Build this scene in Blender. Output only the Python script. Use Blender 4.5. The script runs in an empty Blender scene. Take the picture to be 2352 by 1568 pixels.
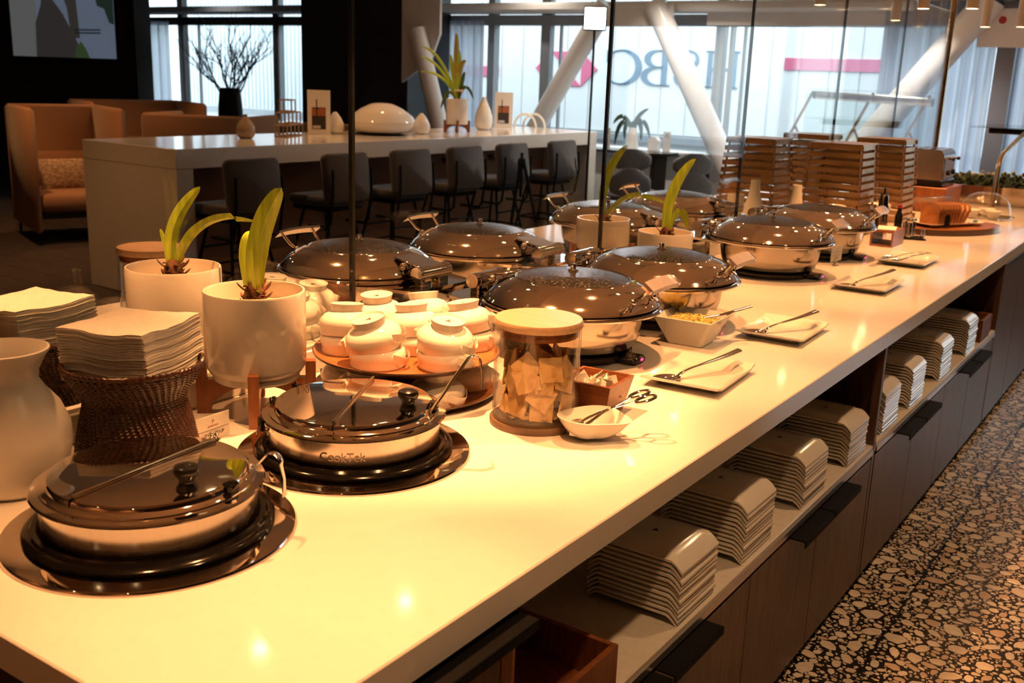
import bpy, bmesh, math, random
from mathutils import Vector, Matrix
random.seed(7)
S = bpy.context.scene
COL = S.collection
R = math.radians
PI = math.pi

# ------------------------------------------------------------------ camera
CAM_POS = Vector((0, 0, 1.62))
YAW, PITCH, ROLL, FPX = R(33.978), R(14.473), R(2.027), 2358.7
_f0 = Vector((-math.sin(YAW), math.cos(YAW), 0)); _r0 = Vector((math.cos(YAW), math.sin(YAW), 0)); _u0 = Vector((0, 0, 1))
_fw = math.cos(PITCH) * _f0 - math.sin(PITCH) * _u0
_up = math.sin(PITCH) * _f0 + math.cos(PITCH) * _u0
_r2 = math.cos(ROLL) * _r0 + math.sin(ROLL) * _up
_u2 = -math.sin(ROLL) * _r0 + math.cos(ROLL) * _up
cam = bpy.data.objects.new('camera', bpy.data.cameras.new('camera'))
COL.objects.link(cam)
cam.matrix_world = Matrix(((_r2.x, _u2.x, -_fw.x, CAM_POS.x), (_r2.y, _u2.y, -_fw.y, CAM_POS.y), (_r2.z, _u2.z, -_fw.z, CAM_POS.z), (0, 0, 0, 1)))
cam.data.sensor_width = 36; cam.data.lens = 36 * FPX / 2352
cam.data.clip_start = 0.02; cam.data.clip_end = 200
cam.data.dof.use_dof = True; cam.data.dof.focus_distance = 2.35; cam.data.dof.aperture_fstop = 6.3
S.camera = cam

# ------------------------------------------------------------------ world, exposure
S.view_settings.view_transform = 'Standard'; S.view_settings.look = 'None'
S.view_settings.gamma = 1; S.view_settings.use_curve_mapping = False
S.view_settings.exposure = 0.0
W = bpy.data.worlds.new('overcast_sky'); S.world = W; W.use_nodes = True
bg = W.node_tree.nodes['Background']
bg.inputs[0].default_value = (0.84, 0.92, 0.97, 1); bg.inputs[1].default_value = 4.3
S.cycles.use_denoising = True
S.cycles.max_bounces = 7; S.cycles.diffuse_bounces = 3; S.cycles.glossy_bounces = 4
S.cycles.use_adaptive_sampling = True; S.cycles.adaptive_threshold = 0.04
S.cycles.transparent_max_bounces = 16; S.cycles.transmission_bounces = 4
S.cycles.sample_clamp_indirect = 5.0
S.cycles.caustics_reflective = False; S.cycles.caustics_refractive = False

WARM = (1.0, 0.40, 0.130)
# pendant positions (x, y, lower rim z); each pendant carries its own spot lamp (built further down)
PENDANTS = [(-0.98, 0.60, 2.12), (-0.98, 1.24, 2.12), (-1.50, 1.80, 2.12), (-1.02, 2.02, 2.12), (-1.28, 2.66, 2.12), (-1.25, 3.30, 2.12), (-1.30, 3.98, 2.12), (-1.25, 4.65, 2.12), (-1.25, 5.35, 2.12), (-1.30, 6.05, 2.12),
            (-1.90, 1.12, 2.12), (-2.46, 2.16, 2.12), (-2.28, 2.72, 2.12), (-1.98, 3.42, 2.12), (-2.30, 4.55, 2.12), (-2.47, 5.44, 2.12), (-2.26, 6.69, 2.12),
            (-1.655, 6.78, 2.10), (-1.38, 6.80, 2.10), (-2.11, 7.90, 2.10), (-1.65, 8.67, 2.10), (-1.40, 8.66, 2.10)]
PENDANT_POWER = 73.0
HOT = {(-1.50, 1.80): 3.2, (-1.90, 1.12): 1.25}                      # the lamp right above the bowl tray
CEIL = 2.95                                      # lounge ceiling
SOFF = 2.46                                      # soffit height; its unseen run over the buffet is added to bounce light

# ------------------------------------------------------------------ materials
def nt(name):
    m = bpy.data.materials.new(name); m.use_nodes = True
    n = m.node_tree; n.nodes.clear()
    out = n.nodes.new('ShaderNodeOutputMaterial'); return m, n, out
def lk(n, a, b): n.links.new(a, b)
def mat(name, c, c2=None, rough=0.5, metal=0.0, scale=20.0, stretch=(1, 1, 1), bump=0.0, bscale=None, detail=4, spec=0.5, coat=0.0, contrast=(0.35, 0.65), rvar=0.0, emit=None, sheen=0.0, trans=0.0):
    m, n, out = nt(name)
    b = n.nodes.new('ShaderNodeBsdfPrincipled')
    b.inputs['Roughness'].default_value = rough; b.inputs['Metallic'].default_value = metal
    b.inputs['Specular IOR Level'].default_value = spec
    b.inputs['Coat Weight'].default_value = coat; b.inputs['Coat Roughness'].default_value = 0.03
    b.inputs['Sheen Weight'].default_value = sheen
    b.inputs['Transmission Weight'].default_value = trans
    if c2 is None: c2 = tuple(x * 0.93 for x in c)
    tc = n.nodes.new('ShaderNodeTexCoord'); mp = n.nodes.new('ShaderNodeMapping')
    mp.inputs['Scale'].default_value = stretch
    lk(n, tc.outputs['Object'], mp.inputs['Vector'])
    nz = n.nodes.new('ShaderNodeTexNoise'); nz.inputs['Scale'].default_value = scale; nz.inputs['Detail'].default_value = detail
    lk(n, mp.outputs[0], nz.inputs['Vector'])
    cr = n.nodes.new('ShaderNodeValToRGB')
    cr.color_ramp.elements[0].position, cr.color_ramp.elements[1].position = contrast
    cr.color_ramp.elements[0].color = (*c2, 1); cr.color_ramp.elements[1].color = (*c, 1)
    lk(n, nz.outputs['Fac'], cr.inputs[0]); lk(n, cr.outputs[0], b.inputs['Base Color'])
    if rvar:
        mr = n.nodes.new('ShaderNodeMapRange'); mr.inputs['To Min'].default_value = max(0, rough - rvar); mr.inputs['To Max'].default_value = rough + rvar
        lk(n, nz.outputs['Fac'], mr.inputs[0]); lk(n, mr.outputs[0], b.inputs['Roughness'])
    if bump:
        nb = n.nodes.new('ShaderNodeTexNoise'); nb.inputs['Scale'].default_value = bscale or scale * 3; nb.inputs['Detail'].default_value = 3
        lk(n, mp.outputs[0], nb.inputs['Vector'])
        bp = n.nodes.new('ShaderNodeBump'); bp.inputs['Strength'].default_value = bump; bp.inputs['Distance'].default_value = 0.002
        lk(n, nb.outputs['Fac'], bp.inputs['Height']); lk(n, bp.outputs[0], b.inputs['Normal'])
    if emit:
        b.inputs['Emission Color'].default_value = (*emit[0], 1); b.inputs['Emission Strength'].default_value = emit[1]
    lk(n, b.outputs[0], out.inputs[0])
    return m
def clear_mat(name, tint=(0.97, 0.985, 0.98), ior=1.45, rough=0.0, extra=0.0):
    m, n, out = nt(name)
    t = n.nodes.new('ShaderNodeBsdfTransparent'); t.inputs[0].default_value = (*tint, 1)
    g = n.nodes.new('ShaderNodeBsdfGlossy'); g.inputs['Roughness'].default_value = rough
    # Schlick reflectance from the unsigned facing angle, the same on both faces of a thin pane
    f0 = ((ior - 1) / (ior + 1)) ** 2
    lw = n.nodes.new('ShaderNodeLayerWeight'); lw.inputs['Blend'].default_value = 0.5
    pw = n.nodes.new('ShaderNodeMath'); pw.operation = 'POWER'; pw.inputs[1].default_value = 5.0; lk(n, lw.outputs['Facing'], pw.inputs[0])
    fr = n.nodes.new('ShaderNodeMath'); fr.operation = 'MULTIPLY_ADD'; fr.inputs[1].default_value = 1 - f0; fr.inputs[2].default_value = f0; lk(n, pw.outputs[0], fr.inputs[0])
    mx = n.nodes.new('ShaderNodeMixShader')
    ad = n.nodes.new('ShaderNodeMath'); ad.operation = 'ADD'; ad.inputs[1].default_value = extra; ad.use_clamp = True
    # faint smears so that the pane is not a perfect mirror
    tc = n.nodes.new('ShaderNodeTexCoord'); nz = n.nodes.new('ShaderNodeTexNoise'); nz.inputs['Scale'].default_value = 3
    lk(n, tc.outputs['Object'], nz.inputs['Vector'])
    mu = n.nodes.new('ShaderNodeMath'); mu.operation = 'MULTIPLY_ADD'; mu.inputs[1].default_value = 0.01; lk(n, nz.outputs['Fac'], mu.inputs[0]); lk(n, fr.outputs[0], mu.inputs[2])
    lk(n, mu.outputs[0], ad.inputs[0])
    lk(n, ad.outputs[0], mx.inputs[0]); lk(n, t.outputs[0], mx.inputs[1]); lk(n, g.outputs[0], mx.inputs[2])
    lk(n, mx.outputs[0], out.inputs[0]); return m
def glow_mat(name, c, s):
    m, n, out = nt(name)
    e = n.nodes.new('ShaderNodeEmission'); e.inputs[0].default_value = (*c, 1); e.inputs[1].default_value = s
    lk(n, e.outputs[0], out.inputs[0]); return m
def sheer_mat(name, c, amount):
    m, n, out = nt(name)
    d = n.nodes.new('ShaderNodeBsdfDiffuse'); d.inputs[0].default_value = (*c, 1)
    tl = n.nodes.new('ShaderNodeBsdfTranslucent'); tl.inputs[0].default_value = (*c, 1)
    t = n.nodes.new('ShaderNodeBsdfTransparent')
    a = n.nodes.new('ShaderNodeMixShader'); a.inputs[0].default_value = 0.6
    lk(n, d.outputs[0], a.inputs[1]); lk(n, tl.outputs[0], a.inputs[2])
    tc = n.nodes.new('ShaderNodeTexCoord'); nz = n.nodes.new('ShaderNodeTexNoise'); nz.inputs['Scale'].default_value = 9
    lk(n, tc.outputs['Object'], nz.inputs['Vector'])
    mr = n.nodes.new('ShaderNodeMapRange'); mr.inputs['To Min'].default_value = amount - 0.06; mr.inputs['To Max'].default_value = amount + 0.06
    lk(n, nz.outputs['Fac'], mr.inputs[0])
    b = n.nodes.new('ShaderNodeMixShader'); lk(n, mr.outputs[0], b.inputs[0])
    lk(n, a.outputs[0], b.inputs[1]); lk(n, t.outputs[0], b.inputs[2]); lk(n, b.outputs[0], out.inputs[0]); return m
M = {}
M['quartz'] = mat('quartz', (0.86, 0.83, 0.77), (0.845, 0.81, 0.745), rough=0.075, scale=55, detail=8, contrast=(0.30, 0.48), spec=0.5)
M['quartz_matte'] = mat('quartz_matte', (0.80, 0.76, 0.69), (0.74, 0.69, 0.62), rough=0.3, scale=55, detail=8)
M['bar_quartz'] = mat('bar_quartz', (0.82, 0.78, 0.72), (0.76, 0.72, 0.66), rough=0.12, scale=40, detail=8)
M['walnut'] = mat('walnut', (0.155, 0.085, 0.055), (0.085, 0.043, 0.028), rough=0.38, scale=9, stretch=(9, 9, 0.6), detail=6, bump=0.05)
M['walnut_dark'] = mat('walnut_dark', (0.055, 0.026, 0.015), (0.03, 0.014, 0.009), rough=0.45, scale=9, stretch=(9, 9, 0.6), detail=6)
M['teak'] = mat('teak', (0.30, 0.105, 0.035), (0.20, 0.062, 0.02), rough=0.35, scale=14, stretch=(6, 6, 1), detail=6, bump=0.05)
M['acacia'] = mat('acacia', (0.23, 0.075, 0.025), (0.12, 0.036, 0.013), rough=0.33, scale=16, stretch=(1, 7, 7), detail=6)
M['bamboo'] = mat('bamboo', (0.46, 0.32, 0.19), (0.38, 0.25, 0.14), rough=0.4, scale=10, stretch=(1, 12, 12), detail=5)
M['tray_wood'] = mat('tray_wood', (0.40, 0.15, 0.05), (0.28, 0.10, 0.035), rough=0.3, scale=10, stretch=(1, 9, 9), detail=6, coat=0.3)
M['tray_dark'] = mat('tray_dark', (0.05, 0.022, 0.012), (0.03, 0.013, 0.008), rough=0.3, scale=10, coat=0.3)
M['rattan'] = mat('rattan', (0.075, 0.024, 0.013), (0.028, 0.009, 0.006), rough=0.32, scale=160, detail=3, contrast=(0.3, 0.7))
M['porcelain'] = mat('porcelain', (0.88, 0.85, 0.78), (0.85, 0.82, 0.75), rough=0.09, scale=6, coat=0.2)
M['stoneware'] = mat('stoneware', (0.80, 0.76, 0.69), (0.76, 0.72, 0.65), rough=0.28, scale=6)
M['pot_glaze'] = mat('pot_glaze', (0.80, 0.76, 0.69), (0.76, 0.72, 0.65), rough=0.07, scale=5, coat=0.4)
M['paper'] = mat('paper', (0.86, 0.82, 0.75), (0.80, 0.76, 0.69), rough=0.9, scale=60, bump=0.15, bscale=250)
M['card'] = mat('card', (0.85, 0.82, 0.77), (0.82, 0.79, 0.74), rough=0.7, scale=30)
M['chrome'] = mat('chrome', (0.80, 0.77, 0.74), (0.76, 0.73, 0.70), rough=0.07, metal=1.0, scale=12)
M['steel'] = mat('steel', (0.50, 0.43, 0.37), (0.43, 0.37, 0.31), rough=0.13, metal=1.0, scale=14, stretch=(1, 1, 0.15), rvar=0.07)
M['mirror_steel'] = mat('mirror_steel', (0.88, 0.80, 0.72), (0.84, 0.76, 0.68), rough=0.05, metal=1.0, scale=8, rvar=0.03)
M['brushed'] = mat('brushed', (0.56, 0.51, 0.46), (0.53, 0.48, 0.43), rough=0.17, metal=1.0, scale=10, stretch=(14, 14, 0.5), rvar=0.03)
M['brass'] = mat('brass', (0.66, 0.42, 0.20), (0.56, 0.35, 0.16), rough=0.22, metal=1.0, scale=14)
M['bronze'] = mat('bronze', (0.56, 0.39, 0.22), (0.42, 0.28, 0.15), rough=0.34, metal=1.0, scale=10, stretch=(1, 1, 3), rvar=0.08)
M['black_plastic'] = mat('black_plastic', (0.012, 0.011, 0.011), (0.009, 0.008, 0.008), rough=0.18, scale=20)
M['black_rubber'] = mat('black_rubber', (0.006, 0.005, 0.005), (0.004, 0.004, 0.004), spec=0.25, rough=0.12, scale=40)
M['black_metal'] = mat('black_metal', (0.005, 0.005, 0.005), (0.004, 0.004, 0.004), spec=0.12, rough=0.6, scale=30)
M['black_wall'] = mat('black_wall', (0.010, 0.010, 0.012), (0.007, 0.007, 0.009), rough=0.35, scale=3)
M['lid_glass'] = mat('lid_glass', (0.055, 0.048, 0.040), (0.007, 0.006, 0.005), rough=0.22, scale=150, detail=2, bump=0.9, bscale=210, contrast=(0.50, 0.66), spec=0.22)
M['glass'] = clear_mat('glass', tint=(0.975, 0.985, 0.98), ior=1.42)
M['window_glass'] = clear_mat('window_glass', tint=(0.95, 0.98, 0.99), ior=1.3)
M['jar_glass'] = clear_mat('jar_glass', tint=(0.965, 0.96, 0.945), ior=1.5, extra=0.02)
M['acrylic'] = clear_mat('acrylic', tint=(0.97, 0.97, 0.96), ior=1.45, extra=0.02)
M['glass_edge'] = mat('glass_edge', (0.006, 0.007, 0.006), (0.004, 0.005, 0.004), rough=0.25, scale=5)
M['leaf'] = mat('leaf', (0.58, 0.76, 0.06), (0.28, 0.45, 0.03), rough=0.38, scale=14, stretch=(6, 6, 0.6), contrast=(0.3, 0.7), trans=0.0)
M['leaf_dark'] = mat('leaf_dark', (0.12, 0.17, 0.03), (0.045, 0.08, 0.015), rough=0.4, scale=14, contrast=(0.3, 0.7))
M['leaf_deep'] = mat('leaf_deep', (0.02, 0.045, 0.018), (0.012, 0.03, 0.012), rough=0.4, scale=10)
M['leaf_tip'] = mat('leaf_tip', (0.55, 0.42, 0.06), (0.35, 0.30, 0.04), rough=0.4, scale=10)
M['bulb'] = mat('bulb', (0.16, 0.055, 0.022), (0.05, 0.018, 0.010), rough=0.8, scale=60, bump=0.6, bscale=120, contrast=(0.4, 0.6))
M['soil'] = mat('soil', (0.52, 0.36, 0.22), (0.44, 0.30, 0.18), rough=0.95, scale=80, bump=0.5, contrast=(0.3, 0.5))
M['cracker'] = mat('cracker', (0.86, 0.60, 0.28), (0.55, 0.28, 0.08), rough=0.75, scale=32, detail=3, bump=0.2, contrast=(0.30, 0.52))
M['crust'] = mat('crust', (0.48, 0.20, 0.06), (0.34, 0.12, 0.035), rough=0.7, scale=25, bump=0.2)
M['crumb'] = mat('crumb', (0.78, 0.60, 0.36), (0.70, 0.52, 0.30), rough=0.9, scale=50, bump=0.3)
M['egg'] = mat('egg', (0.95, 0.82, 0.32), (0.90, 0.72, 0.22), rough=0.5, scale=40)
M['greens'] = mat('greens', (0.16, 0.20, 0.04), (0.05, 0.07, 0.02), rough=0.6, scale=25)
M['charcoal_fabric'] = mat('charcoal_fabric', (0.062, 0.055, 0.056), (0.048, 0.042, 0.043), rough=0.95, scale=120, bump=0.3, sheen=0.3)
M['grey_fabric'] = mat('grey_fabric', (0.11, 0.115, 0.13), (0.085, 0.09, 0.10), rough=0.95, scale=120, bump=0.3, sheen=0.3)
M['tan_fabric'] = mat('tan_fabric', (0.40, 0.21, 0.115), (0.34, 0.175, 0.09), rough=0.95, scale=160, bump=0.4, sheen=0.2)
M['cushion_fabric'] = mat('cushion_fabric', (0.60, 0.45, 0.32), (0.36, 0.25, 0.17), rough=0.95, scale=30, stretch=(1, 1, 2.5), bump=0.5, bscale=50, contrast=(0.45, 0.55))
M['carpet'] = mat('carpet', (0.060, 0.042, 0.033), (0.032, 0.022, 0.018), rough=0.9, scale=6, stretch=(1, 10, 1), detail=6)
M['floor_base'] = mat('floor_base', (0.02, 0.017, 0.015), (0.015, 0.012, 0.011), rough=0.5, scale=10)
M['terrazzo_black'] = mat('terrazzo_black', (0.010, 0.009, 0.010), (0.016, 0.014, 0.014), rough=0.17, scale=90, detail=2)
M['terrazzo_far'] = None
M['wall_white'] = mat('wall_white', (0.84, 0.82, 0.81), (0.81, 0.79, 0.78), rough=0.6, scale=3)
M['truss_white'] = mat('truss_white', (0.80, 0.78, 0.77), (0.76, 0.74, 0.73), rough=0.35, scale=3)
M['ceiling_paint'] = mat('ceiling_paint', (0.86, 0.72, 0.58), (0.83, 0.69, 0.55), rough=0.8, scale=3)
M['wall_brown'] = mat('wall_brown', (0.05, 0.032, 0.022), (0.04, 0.026, 0.018), rough=0.6, scale=3)
M['mullion'] = mat('mullion', (0.30, 0.33, 0.36), (0.27, 0.30, 0.33), rough=0.4, scale=5)
M['mullion_dark'] = mat('mullion_dark', (0.045, 0.047, 0.052), (0.035, 0.037, 0.042), rough=0.4, scale=5)
M['sheer'] = sheer_mat('sheer', (0.58, 0.65, 0.76), 0.10)
M['sheer_dark'] = sheer_mat('sheer_dark', (0.10, 0.13, 0.20), 0.03)
M['bridge_rib'] = mat('bridge_rib', (0.66, 0.74, 0.79), (0.62, 0.70, 0.75), rough=0.4, scale=2)  # darker than the panels: relief shading put into the rib colour
M['bridge_panel'] = mat('bridge_panel', (0.84, 0.87, 0.88), (0.80, 0.84, 0.86), rough=0.4, scale=2)
M['letter_blue'] = mat('letter_blue', (0.10, 0.22, 0.34), (0.07, 0.16, 0.27), rough=0.5, scale=2)
M['logo_red'] = mat('logo_red', (0.72, 0.17, 0.30), (0.68, 0.15, 0.27), rough=0.5, scale=2)  # red paled to pink: the veil of haze and glass is in the colour
M['apron'] = mat('apron', (0.50, 0.52, 0.53), (0.45, 0.47, 0.48), rough=0.9, scale=1)
M['ink'] = mat('ink', (0.06, 0.05, 0.05), (0.05, 0.04, 0.04), rough=0.7, scale=20)
M['ink_red'] = mat('ink_red', (0.30, 0.06, 0.05), (0.26, 0.05, 0.04), rough=0.7, scale=20)
M['print_dark'] = mat('print_dark', (0.05, 0.035, 0.03), (0.03, 0.022, 0.02), rough=0.5, scale=60)
M['print_orange'] = mat('print_orange', (0.48, 0.16, 0.05), (0.30, 0.09, 0.03), rough=0.5, scale=60)
M['pendant_white'] = mat('pendant_white', (0.75, 0.70, 0.63), (0.72, 0.67, 0.60), rough=0.35, scale=5)
M['lamp_glow'] = glow_mat('lamp_glow', (1.0, 0.72, 0.36), 60.0)
M['led_red'] = glow_mat('led_red', (1.0, 0.03, 0.10), 5.0)
M['led_white'] = glow_mat('led_white', (1.0, 0.98, 1.0), 110.0)
M['alarm_red'] = mat('alarm_red', (0.45, 0.03, 0.04), (0.40, 0.025, 0.035), rough=0.35, scale=5)
M['branch'] = mat('branch', (0.10, 0.105, 0.13), (0.07, 0.075, 0.095), rough=0.8, scale=20)
M['grey_vase'] = mat('grey_vase', (0.36, 0.28, 0.20), (0.30, 0.23, 0.16), rough=0.15, scale=4, stretch=(1, 1, 6))
M['lattice_wood'] = mat('lattice_wood', (0.34, 0.24, 0.15), (0.27, 0.19, 0.12), rough=0.6, scale=20)
M['glass_shelf'] = clear_mat('glass_shelf', tint=(0.93, 0.97, 0.96), ior=1.5, extra=0.03)
M['aluminium'] = mat('aluminium', (0.72, 0.70, 0.68), (0.66, 0.64, 0.62), rough=0.35, metal=1.0, scale=10)
M['copper_tube'] = mat('copper_tube', (0.62, 0.47, 0.34), (0.54, 0.40, 0.28), rough=0.25, metal=1.0, scale=10)
M['grey_panel'] = mat('grey_panel', (0.20, 0.22, 0.27), (0.18, 0.20, 0.25), rough=0.5, scale=4)
M['back_panelling'] = mat('back_panelling', (0.42, 0.24, 0.12), (0.33, 0.18, 0.085), rough=0.5, scale=7, stretch=(8, 8, 0.5), detail=5)
M['frosted_sleeve'] = mat('frosted_sleeve', (0.42, 0.39, 0.42), (0.36, 0.33, 0.36), rough=0.16, scale=18, coat=0.4)

# ------------------------------------------------------------------ mesh helpers
class MB:
    def __init__(s): s.v = []; s.f = []
    def add(s, vs, fs, mx=None):
        o = len(s.v)
        s.v += [tuple(mx @ Vector(p)) for p in vs] if mx is not None else [tuple(p) for p in vs]
        s.f += [tuple(i + o for i in q) for q in fs]; return s
    def box(s, c, d, b=0.0, mx=None):
        hx, hy, hz = d[0] / 2, d[1] / 2, d[2] / 2
        if b <= 0:
            vs = [(c[0] + x * hx, c[1] + y * hy, c[2] + z * hz) for z in (-1, 1) for y in (-1, 1) for x in (-1, 1)]
            return s.add(vs, [(0, 2, 3, 1), (4, 5, 7, 6), (0, 1, 5, 4), (2, 6, 7, 3), (0, 4, 6, 2), (1, 3, 7, 5)], mx)
        b = min(b, hx * .98, hy * .98, hz * .98)
        vs = []; idx = {}
        for x in (-1, 1):
            for y in (-1, 1):
                for z in (-1, 1):
                    for a in range(3):
                        p = [x * (hx - b), y * (hy - b), z * (hz - b)]
                        p[a] = (x * hx, y * hy, z * hz)[a]
                        idx[(x, y, z, a)] = len(vs); vs.append((c[0] + p[0], c[1] + p[1], c[2] + p[2]))
        fs = []
        def q(*k, n=None):
            ids = [idx[i] for i in k]
            a, e, g = Vector(vs[ids[0]]), Vector(vs[ids[1]]), Vector(vs[ids[2]])
            nn = (e - a).cross(g - e)
            cc = sum((Vector(vs[i]) for i in ids), Vector()) / len(ids) - Vector(c)
            fs.append(tuple(ids) if nn.dot(cc) > 0 else tuple(reversed(ids)))
        for t in (-1, 1):
            q((t, -1, -1, 0), (t, 1, -1, 0), (t, 1, 1, 0), (t, -1, 1, 0))
            q((-1, t, -1, 1), (1, t, -1, 1), (1, t, 1, 1), (-1, t, 1, 1))
            q((-1, -1, t, 2), (1, -1, t, 2), (1, 1, t, 2), (-1, 1, t, 2))
            for w in (-1, 1):
                q((-1, t, w, 1), (1, t, w, 1), (1, t, w, 2), (-1, t, w, 2))
                q((t, -1, w, 0), (t, 1, w, 0), (t, 1, w, 2), (t, -1, w, 2))
                q((t, w, -1, 0), (t, w, 1, 0), (t, w, 1, 1), (t, w, -1, 1))
                for u in (-1, 1): q((t, w, u, 0), (t, w, u, 1), (t, w, u, 2))
        return s.add(vs, fs, mx)
    def lathe(s, prof, n=48, c=(0, 0, 0), mx=None, sx=1.0, sy=1.0):
        vs = []; fs = []; rings = []
        for r, z in prof:
            if r <= 1e-6:
                rings.append([len(vs)]); vs.append((c[0], c[1], c[2] + z))
            else:
                rings.append(list(range(len(vs), len(vs) + n)))
                vs += [(c[0] + sx * r * math.cos(2 * PI * i / n), c[1] + sy * r * math.sin(2 * PI * i / n), c[2] + z) for i in range(n)]
        for a, b in zip(rings[:-1], rings[1:]):
            if len(a) == 1 and len(b) == 1: continue
            for i in range(n):
                j = (i + 1) % n
                if len(a) == 1: fs.append((a[0], b[j], b[i]))
                elif len(b) == 1: fs.append((a[i], a[j], b[0]))
                else: fs.append((a[i], a[j], b[j], b[i]))
        return s.add(vs, fs, mx)
    def tube(s, pts, r, n=8, closed=False, cap=True, mx=None, flat=None):
        pts = [Vector(p) for p in pts]; k = len(pts)
        rs = r if isinstance(r, (list, tuple)) else [r] * k
        vs = []; fs = []; prev = None
        for i, p in enumerate(pts):
            if closed: t = pts[(i + 1) % k] - pts[i - 1]
            else: t = pts[min(i + 1, k - 1)] - pts[max(i - 1, 0)]
            t.normalize()
            if prev is None:
                a = Vector((0, 0, 1)) if abs(t.z) < 0.9 else Vector((1, 0, 0))
                if flat is not None: a = Vector(flat[2]) if len(flat) > 2 else a
                u = t.cross(a).normalized()
            else:
                u = prev - t * prev.dot(t)
                u = u.normalized() if u.length > 1e-6 else t.orthogonal().normalized()
            prev = u; w = t.cross(u)
            fu, fv = (flat[0], flat[1]) if flat else (1, 1)
            vs += [tuple(p + u * (rs[i] * fu * math.cos(2 * PI * j / n)) + w * (rs[i] * fv * math.sin(2 * PI * j / n))) for j in range(n)]
        m = k if closed else k - 1
        for i in range(m):
            a, b = i * n, ((i + 1) % k) * n
            for j in range(n):
                l = (j + 1) % n
                fs.append((a + j, a + l, b + l, b + j))
        if cap and not closed:
            fs.append(tuple(reversed(range(n)))); fs.append(tuple(range((k - 1) * n, k * n)))
        return s.add(vs, fs, mx)
    def prism(s, poly, z0, z1, mx=None):
        n = len(poly)
        area = sum(poly[i][0] * poly[(i + 1) % n][1] - poly[(i + 1) % n][0] * poly[i][1] for i in range(n))
        if area < 0: poly = list(reversed(poly))
        vs = [(x, y, z0) for x, y in poly] + [(x, y, z1) for x, y in poly]
        fs = [tuple(reversed(range(n))), tuple(range(n, 2 * n))] + [(i, (i + 1) % n, n + (i + 1) % n, n + i) for i in range(n)]
        return s.add(vs, fs, mx)
    def ball(s, c, r, n=12, mx=None):
        m = max(5, n // 2)
        return s.lathe([(r * math.sin(PI * i / m), -r * math.cos(PI * i / m)) for i in range(m + 1)], n, c, mx)
    def grid(s, fn, nu, nv, mx=None, thick=None, flip=False):
        vs = [fn(i / nu, j / nv) for j in range(nv + 1) for i in range(nu + 1)]
        w = nu + 1
        fs = [(j * w + i, j * w + i + 1, (j + 1) * w + i + 1, (j + 1) * w + i) for j in range(nv) for i in range(nu)]
        if thick:
            N = len(vs); vs = vs + [(p[0] - thick[0], p[1] - thick[1], p[2] - thick[2]) for p in vs]
            fs2 = [tuple(reversed([k + N for k in q])) for q in fs]
            rim = [i for i in range(w)] + [j * w + nu for j in range(1, nv + 1)] + [nv * w + i for i in range(nu - 1, -1, -1)] + [j * w for j in range(nv - 1, 0, -1)]
            fs = fs + fs2 + [(rim[(k + 1) % len(rim)], rim[k], rim[k] + N, rim[(k + 1) % len(rim)] + N) for k in range(len(rim))]
        if flip: fs = [tuple(reversed(q)) for q in fs]
        return s.add(vs, fs, mx)
def mesh(name, mb, m, smooth=True, ang=38):
    me = bpy.data.meshes.new(name); me.from_pydata(mb.v, [], mb.f)
    me.materials.append(M[m] if isinstance(m, str) else m)
    me.update()
    if smooth:
        me.polygons.foreach_set('use_smooth', [True] * len(me.polygons))
        me.set_sharp_from_angle(angle=R(ang))
    return me
def obj(name, mb, m, parent=None, loc=None, rz=0, smooth=True, ang=38):
    me = mb if isinstance(mb, bpy.types.Mesh) else mesh(name, mb, m, smooth, ang)
    o = bpy.data.objects.new(name, me); COL.objects.link(o)
    if parent is not None: o.parent = parent
    if loc is not None: o.location = loc
    if rz: o.rotation_euler = (0, 0, rz)
    return o
def tag(o, label, cat, group=None):
    o['label'] = label; o['category'] = cat
    if group: o['group'] = group
    return o
def thing(name, label, cat, loc=(0, 0, 0), rz=0, group=None):
    o = bpy.data.objects.new(name, None); o.empty_display_size = 0.05; COL.objects.link(o)
    o.location = loc; o.rotation_euler = (0, 0, rz)
    return tag(o, label, cat, group)
def struct(name, mb, m, parent=None, smooth=False):
    o = obj(name, mb, m, parent, smooth=smooth)
    if parent is None: o['kind'] = 'structure'
    return o
def copy_tree(o, parent=None):
    c = o.copy(); COL.objects.link(c); c.parent = parent
    for ch in list(o.children): copy_tree(ch, c)
    return c
def place(proto, used, loc, rz, label, group=None):
    o = proto if not used else copy_tree(proto)
    o.location = loc; o.rotation_euler = (0, 0, rz); o['label'] = label
    if group: o['group'] = group
    return o
def MX(loc=(0, 0, 0), rx=0, ry=0, rz=0, sc=1.0):
    return Matrix.Translation(loc) @ Matrix.Rotation(rz, 4, 'Z') @ Matrix.Rotation(ry, 4, 'Y') @ Matrix.Rotation(rx, 4, 'X') @ Matrix.Scale(sc, 4)
def arc(c, r, a0, a1, n, plane='xz'):
    out = []
    for i in range(n + 1):
        a = a0 + (a1 - a0) * i / n
        if plane == 'xz': out.append((c[0] + r * math.cos(a), c[1], c[2] + r * math.sin(a)))
        elif plane == 'yz': out.append((c[0], c[1] + r * math.cos(a), c[2] + r * math.sin(a)))
        else: out.append((c[0] + r * math.cos(a), c[1] + r * math.sin(a), c[2]))
    return out
def bez(p0, p1, p2, p3, n):
    p0, p1, p2, p3 = map(Vector, (p0, p1, p2, p3)); o = []
    for i in range(n + 1):
        t = i / n; u = 1 - t
        o.append(p0 * u ** 3 + p1 * 3 * u * u * t + p2 * 3 * u * t * t + p3 * t ** 3)
    return o
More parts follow.
